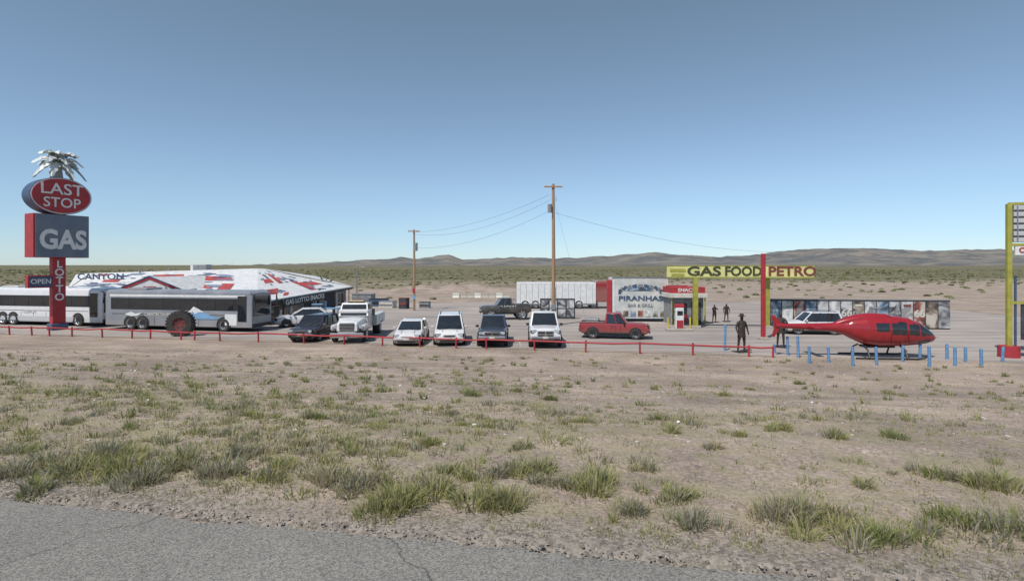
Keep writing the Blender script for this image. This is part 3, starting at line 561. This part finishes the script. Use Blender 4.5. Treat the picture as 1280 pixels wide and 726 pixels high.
for i,(s,z,w,h,m) in enumerate([(1.6,.35,.5,.7,RED),(3.4,.8,.35,.5,WHITE),(5.1,.6,.45,1.2,WHITE),(7.1,.5,.5,1.0,CREAM),(9.4,.6,.5,1.2,RED),(11.8,.7,.5,1.3,LBLUE)]): onwall('notice_%d'%i,s,z,w,h,m,.12)
pa=A+(B-A)*.20; pb=A+(B-A)*.62; c=(pa+pb)/2; w=(pb-pa).length; a2=math.atan2((pb-pa).y,(pb-pa).x); tilt=math.atan2((pb-pa).z,math.hypot((pb-pa).x,(pb-pa).y))
sb=grp('store_sign_board',c+Vector((0,0,-.42))+out*.12,a2); sb.parent=st; sb.rotation_euler=(0,-tilt,a2)
box('board',(0,0,0),(w,.1,.72),WALLD,sb); text('lettering','GAS LOTTO SNACKS',.62,(0,-.07,0),WHITE,sb,fit=w*.93,ex=.01)
for t in (.04,.3,.55,.8,.97):
    p=A+(B-A)*t; tube('porch_post',[(p.x-.25,p.y+.2,LOT),(p.x-.25,p.y+.2,p.z-.2)],.07,WHITE,st,8)
def gable(cx,half,zt,zb,y0,y1):
    for sy,nm in ((-1,'left'),(1,'right')):
        mesh('gable_slope_'+nm,[(cx,y0,zt),(cx+sy*half,y0,zb),(cx+sy*half,y1,zb),(cx,y1,zt)],[(0,1,2,3)],ROOFW,st)
        mesh('gable_rake_'+nm,[(cx,y0-.05,zt+.08),(cx+sy*half,y0-.05,zb+.08),(cx+sy*half,y0-.05,zb-.22),(cx,y0-.05,zt-.22)],[(0,1,2,3)],RED,st)
        mesh('gable_trim_'+nm,[(cx,y0-.08,zt+.1),(cx+sy*half,y0-.08,zb+.1),(cx+sy*half,y0-.08,zb-.0),(cx,y0-.08,zt-.0)],[(0,1,2,3)],NAVY,st)
    mesh('gable_face',[(cx,y0,zt-.2),(cx+half,y0,zb-.2),(cx-half,y0,zb-.2)],[(0,1,2)],WHITE,st); text('gable_text','GIFTS',.5,(cx,y0-.03,zb+.1),RED,st)
gable(SX(187,50.5),2.9,SZ(346,50.5),SZ(362,50.5),50.5,62)
p=S3(253,335,64); box('rooftop_cooler',(p.x,p.y,p.z-.1),(1.5,1.2,1.0),GREY,st,bev=.05); box('rooftop_cooler_small',(p.x-1.1,p.y+.5,p.z-.1),(.7,.8,.8),WHITE,st,bev=.05)
for bb in (175,212,300): p=S3(bb,337,64); tube('roof_vent',[(p.x,p.y,p.z-.6),(p.x,p.y,p.z+.25)],.1,GREY,st,8)
p=S3(126,346,60.5); text('roof_sign','CANYON',.9,(p.x,p.y,p.z),NAVY,st,fit=5.0)
g=S3(408,345,66); e=grp('roof_ornament',(g.x,g.y,g.z-.9)); tube('stem',[(0,0,-.8),(0,0,.5)],[.12,.08],BLACK,e,8); prism('wing_a',[(-.1,.2),(-.8,.9),(-.5,.2),(0,0)],.1,BLACK,e); prism('wing_b',[(.1,.2),(.7,.5),(.5,.0),(0,0)],.1,BLACK,e)
# ------------------------------------------------------------ pylon sign
D0=43.6; sg=grp('gas_station_pylon_sign',(SX(72,D0),D0,LOT),math.radians(60)); z=lambda e_: SZ(e_,D0)-LOT
box('pole_lower',(0,0,z(322)/2),(.86,.6,z(322)),RED,sg,bev=.03); box('pole_base',(0,0,.25),(1.1,.9,.5),NAVY,sg,bev=.05)
box('gas_box',(0,0,(z(269)+z(322))/2),(3.6,1.5,z(269)-z(322)),RED,sg,bev=.02)
box('gas_face',(0.06,-.76,(z(269)+z(322))/2),(3.45,.06,z(269)-z(322)-.05),SIGNG,sg,bev=.02)
text('gas_text','GAS',2.0,(0.08,-.80,z(301)),WHITE,sg,fit=3.05,bold=.035,ex=.02)
box('neck',(0,0,z(265)),(.86,.6,1.4),RED,sg)
def oval(nm,rx,rz_,y,dp,m,zc,xo=0):
    prism(nm,[(xo+rx*math.cos(t),zc+rz_*math.sin(t)) for t in np.linspace(0,2*math.pi,48,endpoint=False)],dp,m,sg,off=y)
zc=z(246); oval('oval_body',2.0,1.42,-.7,1.4,NAVY,zc); oval('oval_ring',1.95,1.38,-.74,.05,WHITE,zc); oval('oval_face',1.88,1.31,-.78,.05,RED,zc)
text('last_text','LAST',1.2,(0,-.80,zc+.48),WHITE,sg,fit=2.75,bold=.01,ex=.01); text('stop_text','STOP',1.05,(0,-.80,zc-.55),WHITE,sg,fit=2.4,bold=.01,ex=.01)
for i,ch in enumerate('LOTTO'): text('lotto_'+str(i),ch,.78,(0,-.32,z(330.5+i*10.2)),WHITE,sg,ex=.01)
box('open_box',(-1.15,0,z(351.5)),(1.6,.5,.95),RED,sg,bev=.03); box('open_face',(-1.15,-.27,z(351.5)),(1.4,.04,.75),NAVY,sg); text('open_text','OPEN',.5,(-1.15,-.30,z(351.5)),WHITE,sg,ex=.01,fit=1.25)
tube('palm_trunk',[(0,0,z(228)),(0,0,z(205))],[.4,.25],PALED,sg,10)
pc_=Vector((.1,0,z(204)))
for i in range(22):
    a=i/22*2*math.pi+.2; ty=i%3; up=[1.15,.75,.25][ty]; L=[1.2,1.6,1.65][ty]; dr_=[.4,.9,1.5][ty]
    pts=[pc_+Vector((math.cos(a)*L*t*1.1,math.sin(a)*L*.75*t,up*.9*math.sin(min(t*1.5,1)*math.pi/2)-dr_*t*t)) for t in np.linspace(0,1,11)]
    V=[];Fc=[]; side=Vector((-math.sin(a),math.cos(a),0))
    for k,p in enumerate(pts):
        t=k/10; wd=.36*math.sin(math.pi*min(.98,t*.85+.13))*(1 if k%2 else .62); dz=Vector((0,0,-.15*(wd>.1))); V+=[p-side*wd+dz,p+Vector((0,0,.05)),p+side*wd+dz]
    for k in range(10):
        b0=k*3; Fc+=[(b0,b0+1,b0+4,b0+3),(b0+1,b0+2,b0+5,b0+4)]
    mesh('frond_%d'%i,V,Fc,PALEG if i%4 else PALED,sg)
# ------------------------------------------------------------ utility poles + wires
def upole(name,b,etop,D,arms,r=.15):
    x=SX(b,D); zt=SZ(etop,D); e=grp(name,(x,D,LOT)); h=zt-LOT
    tube('pole',[(0,0,-.2),(0.03,0,h*.5),(0,0,h)],[r,r*.85,r*.68],WOOD,e,12)
    for za,wa in arms:
        box('crossarm',(0,-.14,h-za),(wa,.1,.12),WOOD,e)
        for s in (-.46,-.2,.2,.46): tube('insulator',[(s*wa,-.14,h-za+.06),(s*wa,-.14,h-za+.2)],[.05,.03],PALEG,e,8)
    return e,h
D1=46.5; e,h=upole('utility_pole',691.5,230,D1,[(.25,1.5)],.17)
tube('transformer',[(-.3,-.2,h-2.4),(-.3,-.2,h-1.7)],.17,GREY,e,14); tube('conduit',[(.17,-.05,.1),(.17,-.05,3.2)],.05,GREY,e,8); box('meter_box',(.0,-.22,1.6),(.35,.2,.5),GREY,e,bev=.03)
tube('cutout',[(.2,-.2,h-1.5),(.2,-.3,h-1.1)],.04,PALEG,e,6)
D2=63; e2,h2=upole('utility_pole',517.5,287,D2,[(.2,1.3)],.15); tube('transformer',[(.25,-.2,h2-2.4),(.25,-.2,h2-1.5)],.2,GREY,e2,12)
box('warning_band_top',(0,-.16,2.3),(.3,.02,.5),RED,e2); box('warning_band',(0,-.17,1.5),(.3,.02,.4),LBLUE,e2)
WIRE=mat('wire',(.16,.17,.18),.6)
wg=grp('overhead_wires')
def wire(nm,p,q,sag,r=.011):
    p=Vector(p);q=Vector(q); tube(nm,[p.lerp(q,t)-Vector((0,0,sag*4*t*(1-t))) for t in np.linspace(0,1,22)],r,WIRE,wg,5,cap=False)
wire('span_1',S3(686,244,D1),S3(520,290,D2),.7); wire('span_2',S3(688,250,D1),S3(519,293,D2),1.0); wire('span_3',S3(690,262,D1),S3(519,310,D2),.9)
wire('span_4',S3(694,266,D1),S3(1030,313,70),1.3); wire('guy_wire',S3(694,255,D1),(SX(735,44),44,LOT),.0,.007)
# ------------------------------------------------------------ GAS FOOD PETRO sign
sg=grp('gas_food_sign')
Dp=45.0; xL,xR=SX(833,Dp),SX(1017,Dp-1.2); zt_,zb_=SZ(332.5,Dp-.6),SZ(346.5,Dp-.6); cx=(xL+xR)/2; an=math.atan2(-1.2,xR-xL)
hd=grp('sign_panel',(cx,Dp-.6,(zt_+zb_)/2),an); hd.parent=sg; W_=xR-xL; H_=zt_-zb_
box('panel',(0,0,0),(W_,.35,H_),YEL,hd,bev=.03); box('frame_top',(0,0,H_/2+.03),(W_+.1,.4,.05),OLIV,hd); box('frame_bottom',(0,0,-H_/2-.03),(W_+.1,.4,.05),OLIV,hd)
for s,px0,px1,mm in (('GAS',860,901,OLD),('FOOD',906,950,OLD),('PETRO',958,1014,BROWN)):
    text('text_'+s,s,1.0,(SX((px0+px1)/2,Dp-.6)-cx,-.19,0),mm,hd,ex=.015,bold=.03,fit=(px1-px0)/F*(Dp-.6))
box('arrow',(SX(846,Dp)-cx,-.19,.1),(1.2,.03,.25),OLIV,hd); box('arrow_lower',(SX(846,Dp)-cx,-.19,-.25),(1.0,.03,.2),OLIV,hd)
for b_ in (870.5,960.5): x=SX(b_,Dp-.6); box('support_post',(x,Dp-.35,(zb_+LOT)/2),(.34,.34,zb_-LOT),OLIV,sg); box('support_footing',(x,Dp-.35,LOT+.1),(.7,.7,.2),CONC,sg,bev=.03)
g=G(954,424); e=grp('red_post',(g.x,g.y,LOT)); h=SZ(317,g.y)-LOT; box('shaft',(0,0,h/2),(.25,.25,h),RED,e,bev=.02); box('foot',(0,0,.08),(.6,.6,.16),CONC,e,bev=.03)
# ------------------------------------------------------------ kiosk + pump
Dk=47.5; x0,x1=SX(836,Dk),SX(883,Dk); k=grp('fuel_kiosk',((x0+x1)/2,Dk+1.6,LOT)); W_=x1-x0; H_=SZ(359,Dk)-LOT
box('walls',(0,0,H_*.36),(W_*.86,3,H_*.72),WALLG,k); box('canopy',(0,-.2,H_*.78),(W_,3.6,H_*.12),CREAM,k,bev=.03); box('roof_fascia',(0,-.1,H_*.92),(W_*.92,3.2,H_*.17),RED,k,bev=.03)
text('fascia_text','SNACKS',.42,(0,-1.72,H_*.92),WHITE,k,xs=1.1)
box('window',(-.5,-1.53,1.35),(.9,.06,.9),GLASS,k); box('door',(.75,-1.53,.95),(.8,.06,1.9),WALLD,k); box('red_panel',(-.5,-1.53,.5),(1.1,.06,.7),RED,k)
for s in (-1,1): tube('canopy_post',[(s*W_*.44,-1.8,0),(s*W_*.44,-1.8,H_*.74)],.06,OLIV,k,8)
box('sign_cap',(-.6,-.5,H_+.06),(1.8,.3,.12),RED,k)
g=G(849,413); e=grp('fuel_pump',(g.x,g.y,LOT)); box('island',(0,0,.08),(2.0,.8,.16),CONC,e,bev=.04); box('cabinet',(0,0,.95),(.62,.42,1.6),WHITE,e,bev=.05); box('lower_panel',(0,-.22,.5),(.5,.02,.6),RED,e); box('display',(0,-.22,1.35),(.42,.02,.32),BLACK,e); box('topper',(0,0,1.9),(.72,.3,.3),RED,e,bev=.04)
for s in (-1,1): tube('guard_post',[(s*.85,0,0),(s*.85,0,1.0)],.07,YELP,e,10); tube('hose',[(s*.32,0,1.5),(s*.55,-.05,1.1),(s*.5,-.05,.5),(s*.34,0,.9)],.025,BLACK,e,6)
# ------------------------------------------------------------ billboard container, trailer, murals
Db=50.0; x0,x1=SX(766,Db),SX(835,Db); H_=SZ(347,Db)-LOT; k=grp('painted_container',((x0+x1)/2,Db,LOT),-.03); W_=x1-x0
box('container',(0,1.3,H_/2+.15),(W_,2.6,H_-.3),WHITE,k,bev=.03); box('face',(0,-.01,H_/2+.2),(W_*.95,.04,H_*.86),mat('faded_white',(.60,.60,.57),.6,scale=1.3,col2=(.40,.42,.41)),k)
for i in range(11):
    t=math.pi*(i+.5)/11
    box('arch_%d'%i,(-1.85*math.cos(t),-.05,H_*.66+.62*math.sin(t)),(.42,.03,.26),GREY if i%2 else NAVY,k,rot=(0,-(math.pi/2-t),0))
prism('arch_scene',[(-1.3,2.75),(-1.0,2.98),(-.5,3.12),(0,3.17),(.5,3.12),(1.0,2.98),(1.3,2.75)],.02,POST[2],k,off=-.05)
text('piranhas','PIRANHAS',.58,(0,-.06,H_*.53),NAVY,k,fit=3.9,bold=.02); text('sub','BAR & GRILL',.40,(0,-.04,H_*.37),GREY,k,bold=.02)
for i in range(7): box('pic_%d'%i,(-W_*.4+i*W_*.8/6,-.05,H_*.19),(.45,.03,.5),POST[i%5],k)
box('red_edge',(-W_/2-.25,.4,H_/2),(.4,.5,H_*.9),RED,k); box('top_rail',(0,.0,H_+.03),(W_+.1,.15,.08),GREY,k)
Dt=66.0; x0,x1=SX(646,Dt),SX(745,Dt); k=grp('semi_trailer',((x0+x1)/2,Dt+1.3,LOT)); W_=x1-x0; zt_=SZ(352.5,Dt)-LOT
box('box_body',(0,0,zt_-1.35),(W_,2.5,2.6),WHITE,k,bev=.04)
for i in range(13): box('rib_%d'%i,(-W_/2+.4+i*(W_-.8)/12,-1.26,zt_-1.35),(.05,.03,2.4),SILV,k)
box('base_rail',(0,-1.26,zt_-2.6),(W_,.04,.16),GREY,k); box('chassis',(0,0,.9),(W_*.9,1.2,.3),BLACK,k)
for fx in (-W_/2+1,-W_/2+2.2,W_/2-2.0):
    for sy in (-1,1): wheel(k,'wheel',(fx,sy*1.05,.5),.5,.4,CHROME)
e=grp('red_semi_tractor',(SX(751,Dt)+.4,Dt+1.3,LOT)); box('sleeper',(-.2,0,1.9),(1.8,2.3,2.2),DRED,e,bev=.15,seg=3); box('cab',(1.1,0,1.6),(1.2,2.2,1.6),DRED,e,bev=.15); loft('hood',[section(1.6,.95,.8,1.7),section(3.0,.8,.8,1.5),section(3.2,.75,.8,1.2)],DRED,e)
box('windscreen',(1.72,0,2.05),(.05,1.9,.55),GLASS,e); box('side_glass',(1.15,-1.11,2.0),(.7,.04,.5),GLASS,e); box('roof_fairing',(-.1,0,3.1),(1.5,2.0,.5),DRED,e,bev=.2,seg=3)
for fx in (-1.2,2.5):
    for sy in (-1,1): wheel(e,'wheel',(fx,sy*1.0,.5),.5,.35,CHROME)
tube('stack',[(-1.2,-1,1),(-1.2,-1,3.4)],.08,CHROME,e,8)
Dm=53.0; k=grp('photo_board',(SX(697,Dm),Dm,LOT),-.05); box('board',(0,0,.98),(3.3,.1,1.9),WALLD,k)
for i in range(4):
    for j in range(2): box('photo_%d%d'%(i,j),(-1.2+i*.8,-.06,.55+j*.85),(.68,.03,.74),POST[(i+j*2)%2*4 if (i+j)%3 else 0],k)
for s in (-1.6,1.6): tube('leg',[(s,.08,0),(s,.08,1.9)],.05,GREY,k,6)
xL=SX(962,45.5); xR=SX(1187,43.8); k=grp('mural_wall',((xL+xR)/2,44.6,LOT),math.atan2(-1.7,xR-xL)); W_=math.hypot(xR-xL,1.7); Hh=2.25
box('wall',(0,.1,Hh/2),(W_,.2,Hh),WALLD,k); box('coping',(0,.1,Hh+.03),(W_+.1,.26,.05),GREY,k)
npn=15; wdt=W_/npn
for i in range(npn):
    x=-W_/2+wdt*(i+.5); mm=POST[[2,4,3,2,0,4,0,1,4,2,0,4,3,1,0][i]]
    box('panel_%d'%i,(x,-.03,Hh*.5),(wdt*.91,.06,Hh*.9),mm,k)
    if i in(2,8): prism('figure_%d'%i,[(x-.3,.2),(x-.35,1.2),(x-.15,1.45),(x-.12,1.75),(x+.12,1.75),(x+.15,1.45),(x+.35,1.2),(x+.3,.2)],.02,[GREY,BLACK][(i//3)%2],k,off=-.085)
    elif i in(1,7,11): box('caption_%d'%i,(x,-.07,Hh*.82),(wdt*.6,.03,.16),[GREY,CREAM,BROWN][i%3],k)
    elif i in(6,12): text('graffiti_%d'%i,'66',.8,(x,-.075,1.2),CREAM,k)
# ------------------------------------------------------------ statues
def figure(name,loc,h,arm,rz=0,hat=False):
    e=grp(name,loc,rz); s=h/1.8
    J={'pel':(0,0,.95,.15),'sp':(0,.01,1.15,.135),'ch':(0,0,1.38,.17),'nk':(0,0,1.52,.065),'hd':(0,-.02,1.62,.085),'ht':(0,-.01,1.76,.085),
       'hl':(.1,0,.9,.11),'kl':(.13,-.03,.5,.07),'al':(.14,0,.09,.05),'tl':(.16,-.18,.04,.04),'hr':(-.1,0,.9,.11),'kr':(-.14,.02,.5,.07),'ar':(-.17,.04,.09,.05),'tr':(-.2,-.14,.04,.04),
       'sl':(.19,0,1.44,.075),'el':(.29,0,1.17,.05),'wl':(.31,-.08,.92,.035),'fl':(.31,-.1,.83,.035),'sr':(-.19,0,1.44,.075),'er':(-.30,0,1.18,.05),'wr':(-.28,-.12,.95,.035),'fr':(-.27,-.17,.88,.035)}
    if arm=='gun': J['el']=(.33,-.1,1.25,.05);J['wl']=(.16,-.32,1.3,.035);J['fl']=(.1,-.38,1.32,.035);J['er']=(-.3,-.08,1.22,.05);J['wr']=(-.1,-.3,1.2,.035);J['fr']=(-.04,-.35,1.2,.035)
    E=[('pel','sp'),('sp','ch'),('ch','nk'),('nk','hd'),('hd','ht'),('pel','hl'),('hl','kl'),('kl','al'),('al','tl'),('pel','hr'),('hr','kr'),('kr','ar'),('ar','tr'),('ch','sl'),('sl','el'),('el','wl'),('wl','fl'),('ch','sr'),('sr','er'),('er','wr'),('wr','fr')]
    ks=list(J); me=bpy.data.meshes.new('figure'); me.from_pydata([tuple(a*s for a in J[k][:3]) for k in ks],[(ks.index(a),ks.index(b_)) for a,b_ in E],[]); me.materials.append(STAT)
    o=link(bpy.data.objects.new('body',me),e); sk=o.modifiers.new('s','SKIN'); sk.use_smooth_shade=True
    for i,k in enumerate(ks): me.skin_vertices[0].data[i].radius=(J[k][3]*s,J[k][3]*s*.85)
    me.skin_vertices[0].data[0].use_root=True; o.modifiers.new('ss','SUBSURF').levels=2; o.modifiers['ss'].render_levels=2
    cs=[[(.2*f*s*math.cos(t),.15*f*s*math.sin(t),zc*s) for t in np.linspace(0,2*math.pi,20,endpoint=False)] for f,zc in ((1.05,.72),(.98,.85),(.9,1.0),(.95,1.3),(.6,1.46))]
    loft('jacket',cs,STAT,e,60)
    if hat: tube('hat_brim',[(0,-.01*s,1.73*s),(0,-.01*s,1.75*s)],.17*s,STAT,e,18); tube('hat_crown',[(0,0,1.74*s),(0,0,1.86*s)],[.11*s,.09*s],STAT,e,14)
    box('plinth',(0,0,.02),(.7*s,.6*s,.05),STAT,e); return e
for b_,e0,e1,arm,rz,hat in ((927,391,440,'down',.2,True),(976,390,434,'gun',-.6,False),(893,380,403,'gun',.3,False),(908,379,402,'down',-.2,False)):
    g=G(b_,e1); figure('metal_statue',g,(e1-e0)/F*g.y*(.95 if hat else 1),arm,rz,hat)
# ------------------------------------------------------------ helicopter
hp=Vector((19.35,30.2,LOT+.006)); e=grp('helicopter',hp,math.radians(-4))
ST=np.array([(3.28,1.08,.02,.03),(3.22,1.08,.13,.17),(3.05,1.12,.27,.32),(2.75,1.20,.43,.47),(2.3,1.32,.62,.58),(1.8,1.40,.75,.65),(1.2,1.42,.81,.68),(.3,1.42,.82,.68),(-.4,1.45,.76,.63),(-1.0,1.52,.56,.48),(-1.5,1.58,.36,.33),(-2.1,1.60,.235,.22),(-3.5,1.62,.17,.16),(-5.0,1.66,.11,.10)])[::-1]
secs=[]
for x in np.linspace(-5.0,3.28,150):
    zc,hh_,hw_=[float(np.interp(x,ST[:,0],ST[:,i])) for i in (1,2,3)]
    s=[]
    for k in range(48):
        t=2*math.pi*k/48; c_,s_=math.cos(t),math.sin(t); ex=.82 if x>-1.2 else 1; s.append((x,hw_*math.copysign(abs(c_)**ex,c_),zc+hh_*math.copysign(abs(s_)**ex,s_)))
    secs.append(s)
def hm(c):
    x,y,z_=c
    if abs(y)>.2:
        if -.05<x<.62 and 1.38<z_<1.90: return 1
        if .75<x<1.5 and 1.30<z_<1.92: return 1
        if 1.62<x<2.15 and 1.26<z_<1.88-(x-1.6)*.12: return 1
    if 2.25<x<3.0 and 1.22<z_<1.95 and abs(y)>.06: return 1
    if 2.1<x<2.9 and .8<z_<1.0 and abs(y)>.1: return 1
    return 0
HR=mat('helicopter_red',(.33,.015,.022),.28,coat=.5,var=.1)
loft('fuselage',secs,[HR,GLASS],e,50,mi=hm)
cs=[]
for x,zc,h_,w_ in ((1.25,2.02,.03,.1),(1.1,2.05,.16,.25),(.7,2.1,.26,.36),(-.2,2.1,.28,.38),(-.9,2.02,.26,.34),(-1.5,1.9,.18,.25),(-1.9,1.78,.08,.12)):
    cs.append([(x,w_*math.cos(2*math.pi*k/20),zc+h_*math.sin(2*math.pi*k/20)) for k in range(20)])
loft('engine_cowling',cs,HR,e,60)
tube('exhaust',[(-.5,.2,2.2),(-.65,.28,2.42)],.09,GREY,e,10); tube('mast',[(.25,0,2.3),(.25,0,2.62)],.05,GREY,e,10); box('rotor_hub',(.25,0,2.62),(.5,.16,.09),GREY,e,bev=.03); box('intake',(.75,-.32,2.12),(.3,.06,.15),BLACK,e,bev=.02)
prism('tail_fin',[(-4.55,1.65),(-5.05,2.22),(-5.25,2.22),(-5.05,1.6),(-5.2,1.05),(-5.05,1.05),(-4.75,1.55)],.06,HR,e,off=-.03)
prism('stabiliser',[(-3.35,-.95),(-2.95,-.95),(-2.9,.95),(-3.35,.95)],.05,HR,e,plane='xy',off=1.6)
tube('tail_rotor',[(-5.0,.16,1.05),(-5.0,.16,2.2)],.03,GREY,e,6)
for sy in (-1,1):
    tube('skid',[(-1.25,sy*.92,.07),(1.9,sy*.92,.06),(2.2,sy*.92,.1),(2.4,sy*.92,.24)],.045,BLACK,e,8)
    for fx in (-.55,1.35): tube('strut',[(fx,sy*.25,.66),(fx,sy*.7,.5),(fx,sy*.92,.08)],.045,BLACK,e,8)
    for dx in (.68,1.56): box('door_seam',(dx,sy*.672,1.15),(.012,.03,.75),BLACK,e)
box('belly_pod',(.3,0,.6),(1.6,.6,.12),BLACK,e,bev=.05); tube('pitot',[(3.2,0,1.1),(3.5,0,1.1)],.015,GREY,e,6); tube('roof_antenna',[(1.6,0,2.1),(1.4,0,2.45)],.012,BLACK,e,5)
# ------------------------------------------------------------ right-hand sign frame
D0=30.2; x=SX(1261,D0); e=grp('roadside_sign_frame',(x,D0,LOT),math.radians(-14)); h=SZ(255,D0)-LOT; zz=lambda q: SZ(q,D0)-LOT
for xx in (0,3.2): box('post',(xx,0,h/2),(.22,.22,h),OLIV,e,bev=.01)
box('post_inner',(.30,.0,zz(345)/2),(.08,.1,zz(345)),NAVY,e)
for q in (255,306,378): box('beam',(1.6,0.005,zz(q)),(3.2,.2,.14),OLIV,e)
box('back_panel',(1.65,.05,zz(280)),(2.9,.05,zz(257)-zz(303)),WALLG,e)
for i in range(6): box('letter_track_%d'%i,(1.65,-.03,zz(260+i*8)),(2.9,.1,.24),SILV,e,bev=.02)
for i in range(5): box('track_stile_%d'%i,(.35+i*.65,-.1,zz(280)),(.05,.04,1.9),GREY,e)
box('lower_sign',(1.65,-.02,zz(313)),(2.8,.12,.5),WHITE,e); text('lower_text','OPEN 24 HRS',.4,(1.6,-.09,zz(313)),RED,e)
box('hanging_board',(1.5,.0,zz(402)),(1.9,.1,1.9),WALLD,e,bev=.02); text('hanging_text','GAS',.8,(1.5,-.06,zz(402)),AMB,e)
tube('base_left',[(0,0,0),(0,0,.62)],.48,RED,e,28); tube('base_right',[(3.2,0,0),(3.2,0,.62)],.48,RED,e,28)
# ------------------------------------------------------------ distant clutter
g=G(446,379); e=grp('street_lamp',(g.x,g.y,LOT)); h=SZ(335,g.y)-LOT; tube('pole',[(0,0,0),(0,0,h)],[.1,.06],GREY,e,8); tube('arm',[(0,0,h),(.5,-.2,h+.15),(.9,-.3,h+.15)],.04,GREY,e,6); box('head',(1.0,-.3,h+.13),(.5,.2,.1),GREY,e,bev=.03)
def crate(name,b_,e0,e1,w,dp,m,m2):
    g=G(b_,e1); h=(e1-e0)/F*g.y; k=grp(name,(g.x,g.y,LOT),random.uniform(-.3,.3)); box('body',(0,dp/2,h/2),(w,dp,h),m,k,bev=.05); box('lid',(0,dp/2,h+.03),(w*1.04,dp*1.04,.06),m2,k); box('band',(0,-.02,h*.5),(w*.9,.04,h*.25),m2,k)
crate('dumpster',472,374,383,2.2,1.4,NAVY,BLACK); crate('storage_shed',452,368,380,2.6,2.2,WALLG,GREY); crate('storage_crate',503,373,386,1.0,.9,WALLD,BROWN); crate('storage_crate',482,377,385,1.8,1.2,CREAM,GREY); crate('storage_crate',530,378,385,1.2,.9,WALLG,WALLD)
crate('propane_cage',428,384,397,1.4,.9,WALLG,WHITE); crate('vending_machine',396,381,401,.9,.8,WALLD,LBLUE); crate('ice_chest',412,386,400,1.4,.9,WHITE,LBLUE)
k=grp('concrete_barrier')
for i in range(8):
    p=G(566+i*9,371.8); o=prism('segment_%d'%i,[(-.3,0),(-.15,.3),(-.1,.8),(.1,.8),(.15,.3),(.3,0)],1.05,CONC if i%3 else CREAM,k,plane='yz'); o.location=(p.x,p.y+random.uniform(-.2,.2),LOT)
k=grp('distant_pole_line')
for i in range(7):
    x=-260+i*70; y=520; z0=float(hz(x,y)); tube('pole_%d'%i,[(x,y,z0),(x,y,z0+7)],.12,WOOD,k,6)
k=grp('litter')
for i in range(26):
    y=rng.uniform(9,31); x=rng.uniform(-.9*y,.9*y); s=rng.uniform(.03,.08); o=box('scrap_%d'%i,(x,y,float(hz(x,y))+.03),(s,s*.7,.02),WHITE,k,rot=(rng.uniform(-.6,.6),rng.uniform(-.6,.6),rng.uniform(0,3)))
# ------------------------------------------------------------ light / sky / camera
el=math.radians(56); saz=math.radians(216)
sd=Vector((math.sin(saz)*math.cos(el),math.cos(saz)*math.cos(el),math.sin(el)))
L_=bpy.data.lights.new('sun','SUN'); L_.energy=4.3; L_.angle=math.radians(.5); L_.color=(1,.955,.90); so=bpy.data.objects.new('sun',L_); link(so); so.rotation_euler=sd.to_track_quat('Z','Y').to_euler(); so.location=(0,0,50)
w=bpy.data.worlds.new('World'); scene.world=w; w.use_nodes=True; nt=w.node_tree; bgn=nt.nodes['Background']; sk=nt.nodes.new('ShaderNodeTexSky'); sk.sky_type='NISHITA'; sk.sun_disc=False; sk.sun_elevation=el; sk.sun_rotation=saz
sk.altitude=900; sk.air_density=1.0; sk.dust_density=.25; sk.ozone_density=2.0
hs=nt.nodes.new('ShaderNodeHueSaturation'); hs.inputs['Saturation'].default_value=.86; nt.links.new(sk.outputs[0],hs.inputs['Color'])
# cooler air towards the horizon
tc=nt.nodes.new('ShaderNodeTexCoord'); sx=nt.nodes.new('ShaderNodeSeparateXYZ'); nt.links.new(tc.outputs['Generated'],sx.inputs[0])
rp=nt.nodes.new('ShaderNodeValToRGB'); nt.links.new(sx.outputs[2],rp.inputs[0]); e_=rp.color_ramp.elements; e_[0].position=0; e_[0].color=(.66,.80,1.0,1); e_[1].position=.40; e_[1].color=(.88,.95,.88,1); q=e_.new(.14); q.color=(.82,.92,.98,1)
mx=nt.nodes.new('ShaderNodeMix'); mx.data_type='RGBA'; mx.blend_type='MULTIPLY'; mx.inputs[0].default_value=1; nt.links.new(hs.outputs[0],mx.inputs[6]); nt.links.new(rp.outputs[0],mx.inputs[7])
nt.links.new(mx.outputs[2],bgn.inputs[0]); bgn.inputs[1].default_value=.125
cd=bpy.data.cameras.new('camera'); cam=bpy.data.objects.new('camera',cd); link(cam); cam.location=(0,0,CAMZ); cam.rotation_euler=(math.pi/2,0,0); cd.sensor_width=36; cd.lens=36*F/1280; cd.shift_y=-28/1280; cd.clip_end=30000; cd.clip_start=.05
scene.camera=cam
scene.view_settings.view_transform='Standard'; scene.view_settings.look='None'; scene.view_settings.exposure=0
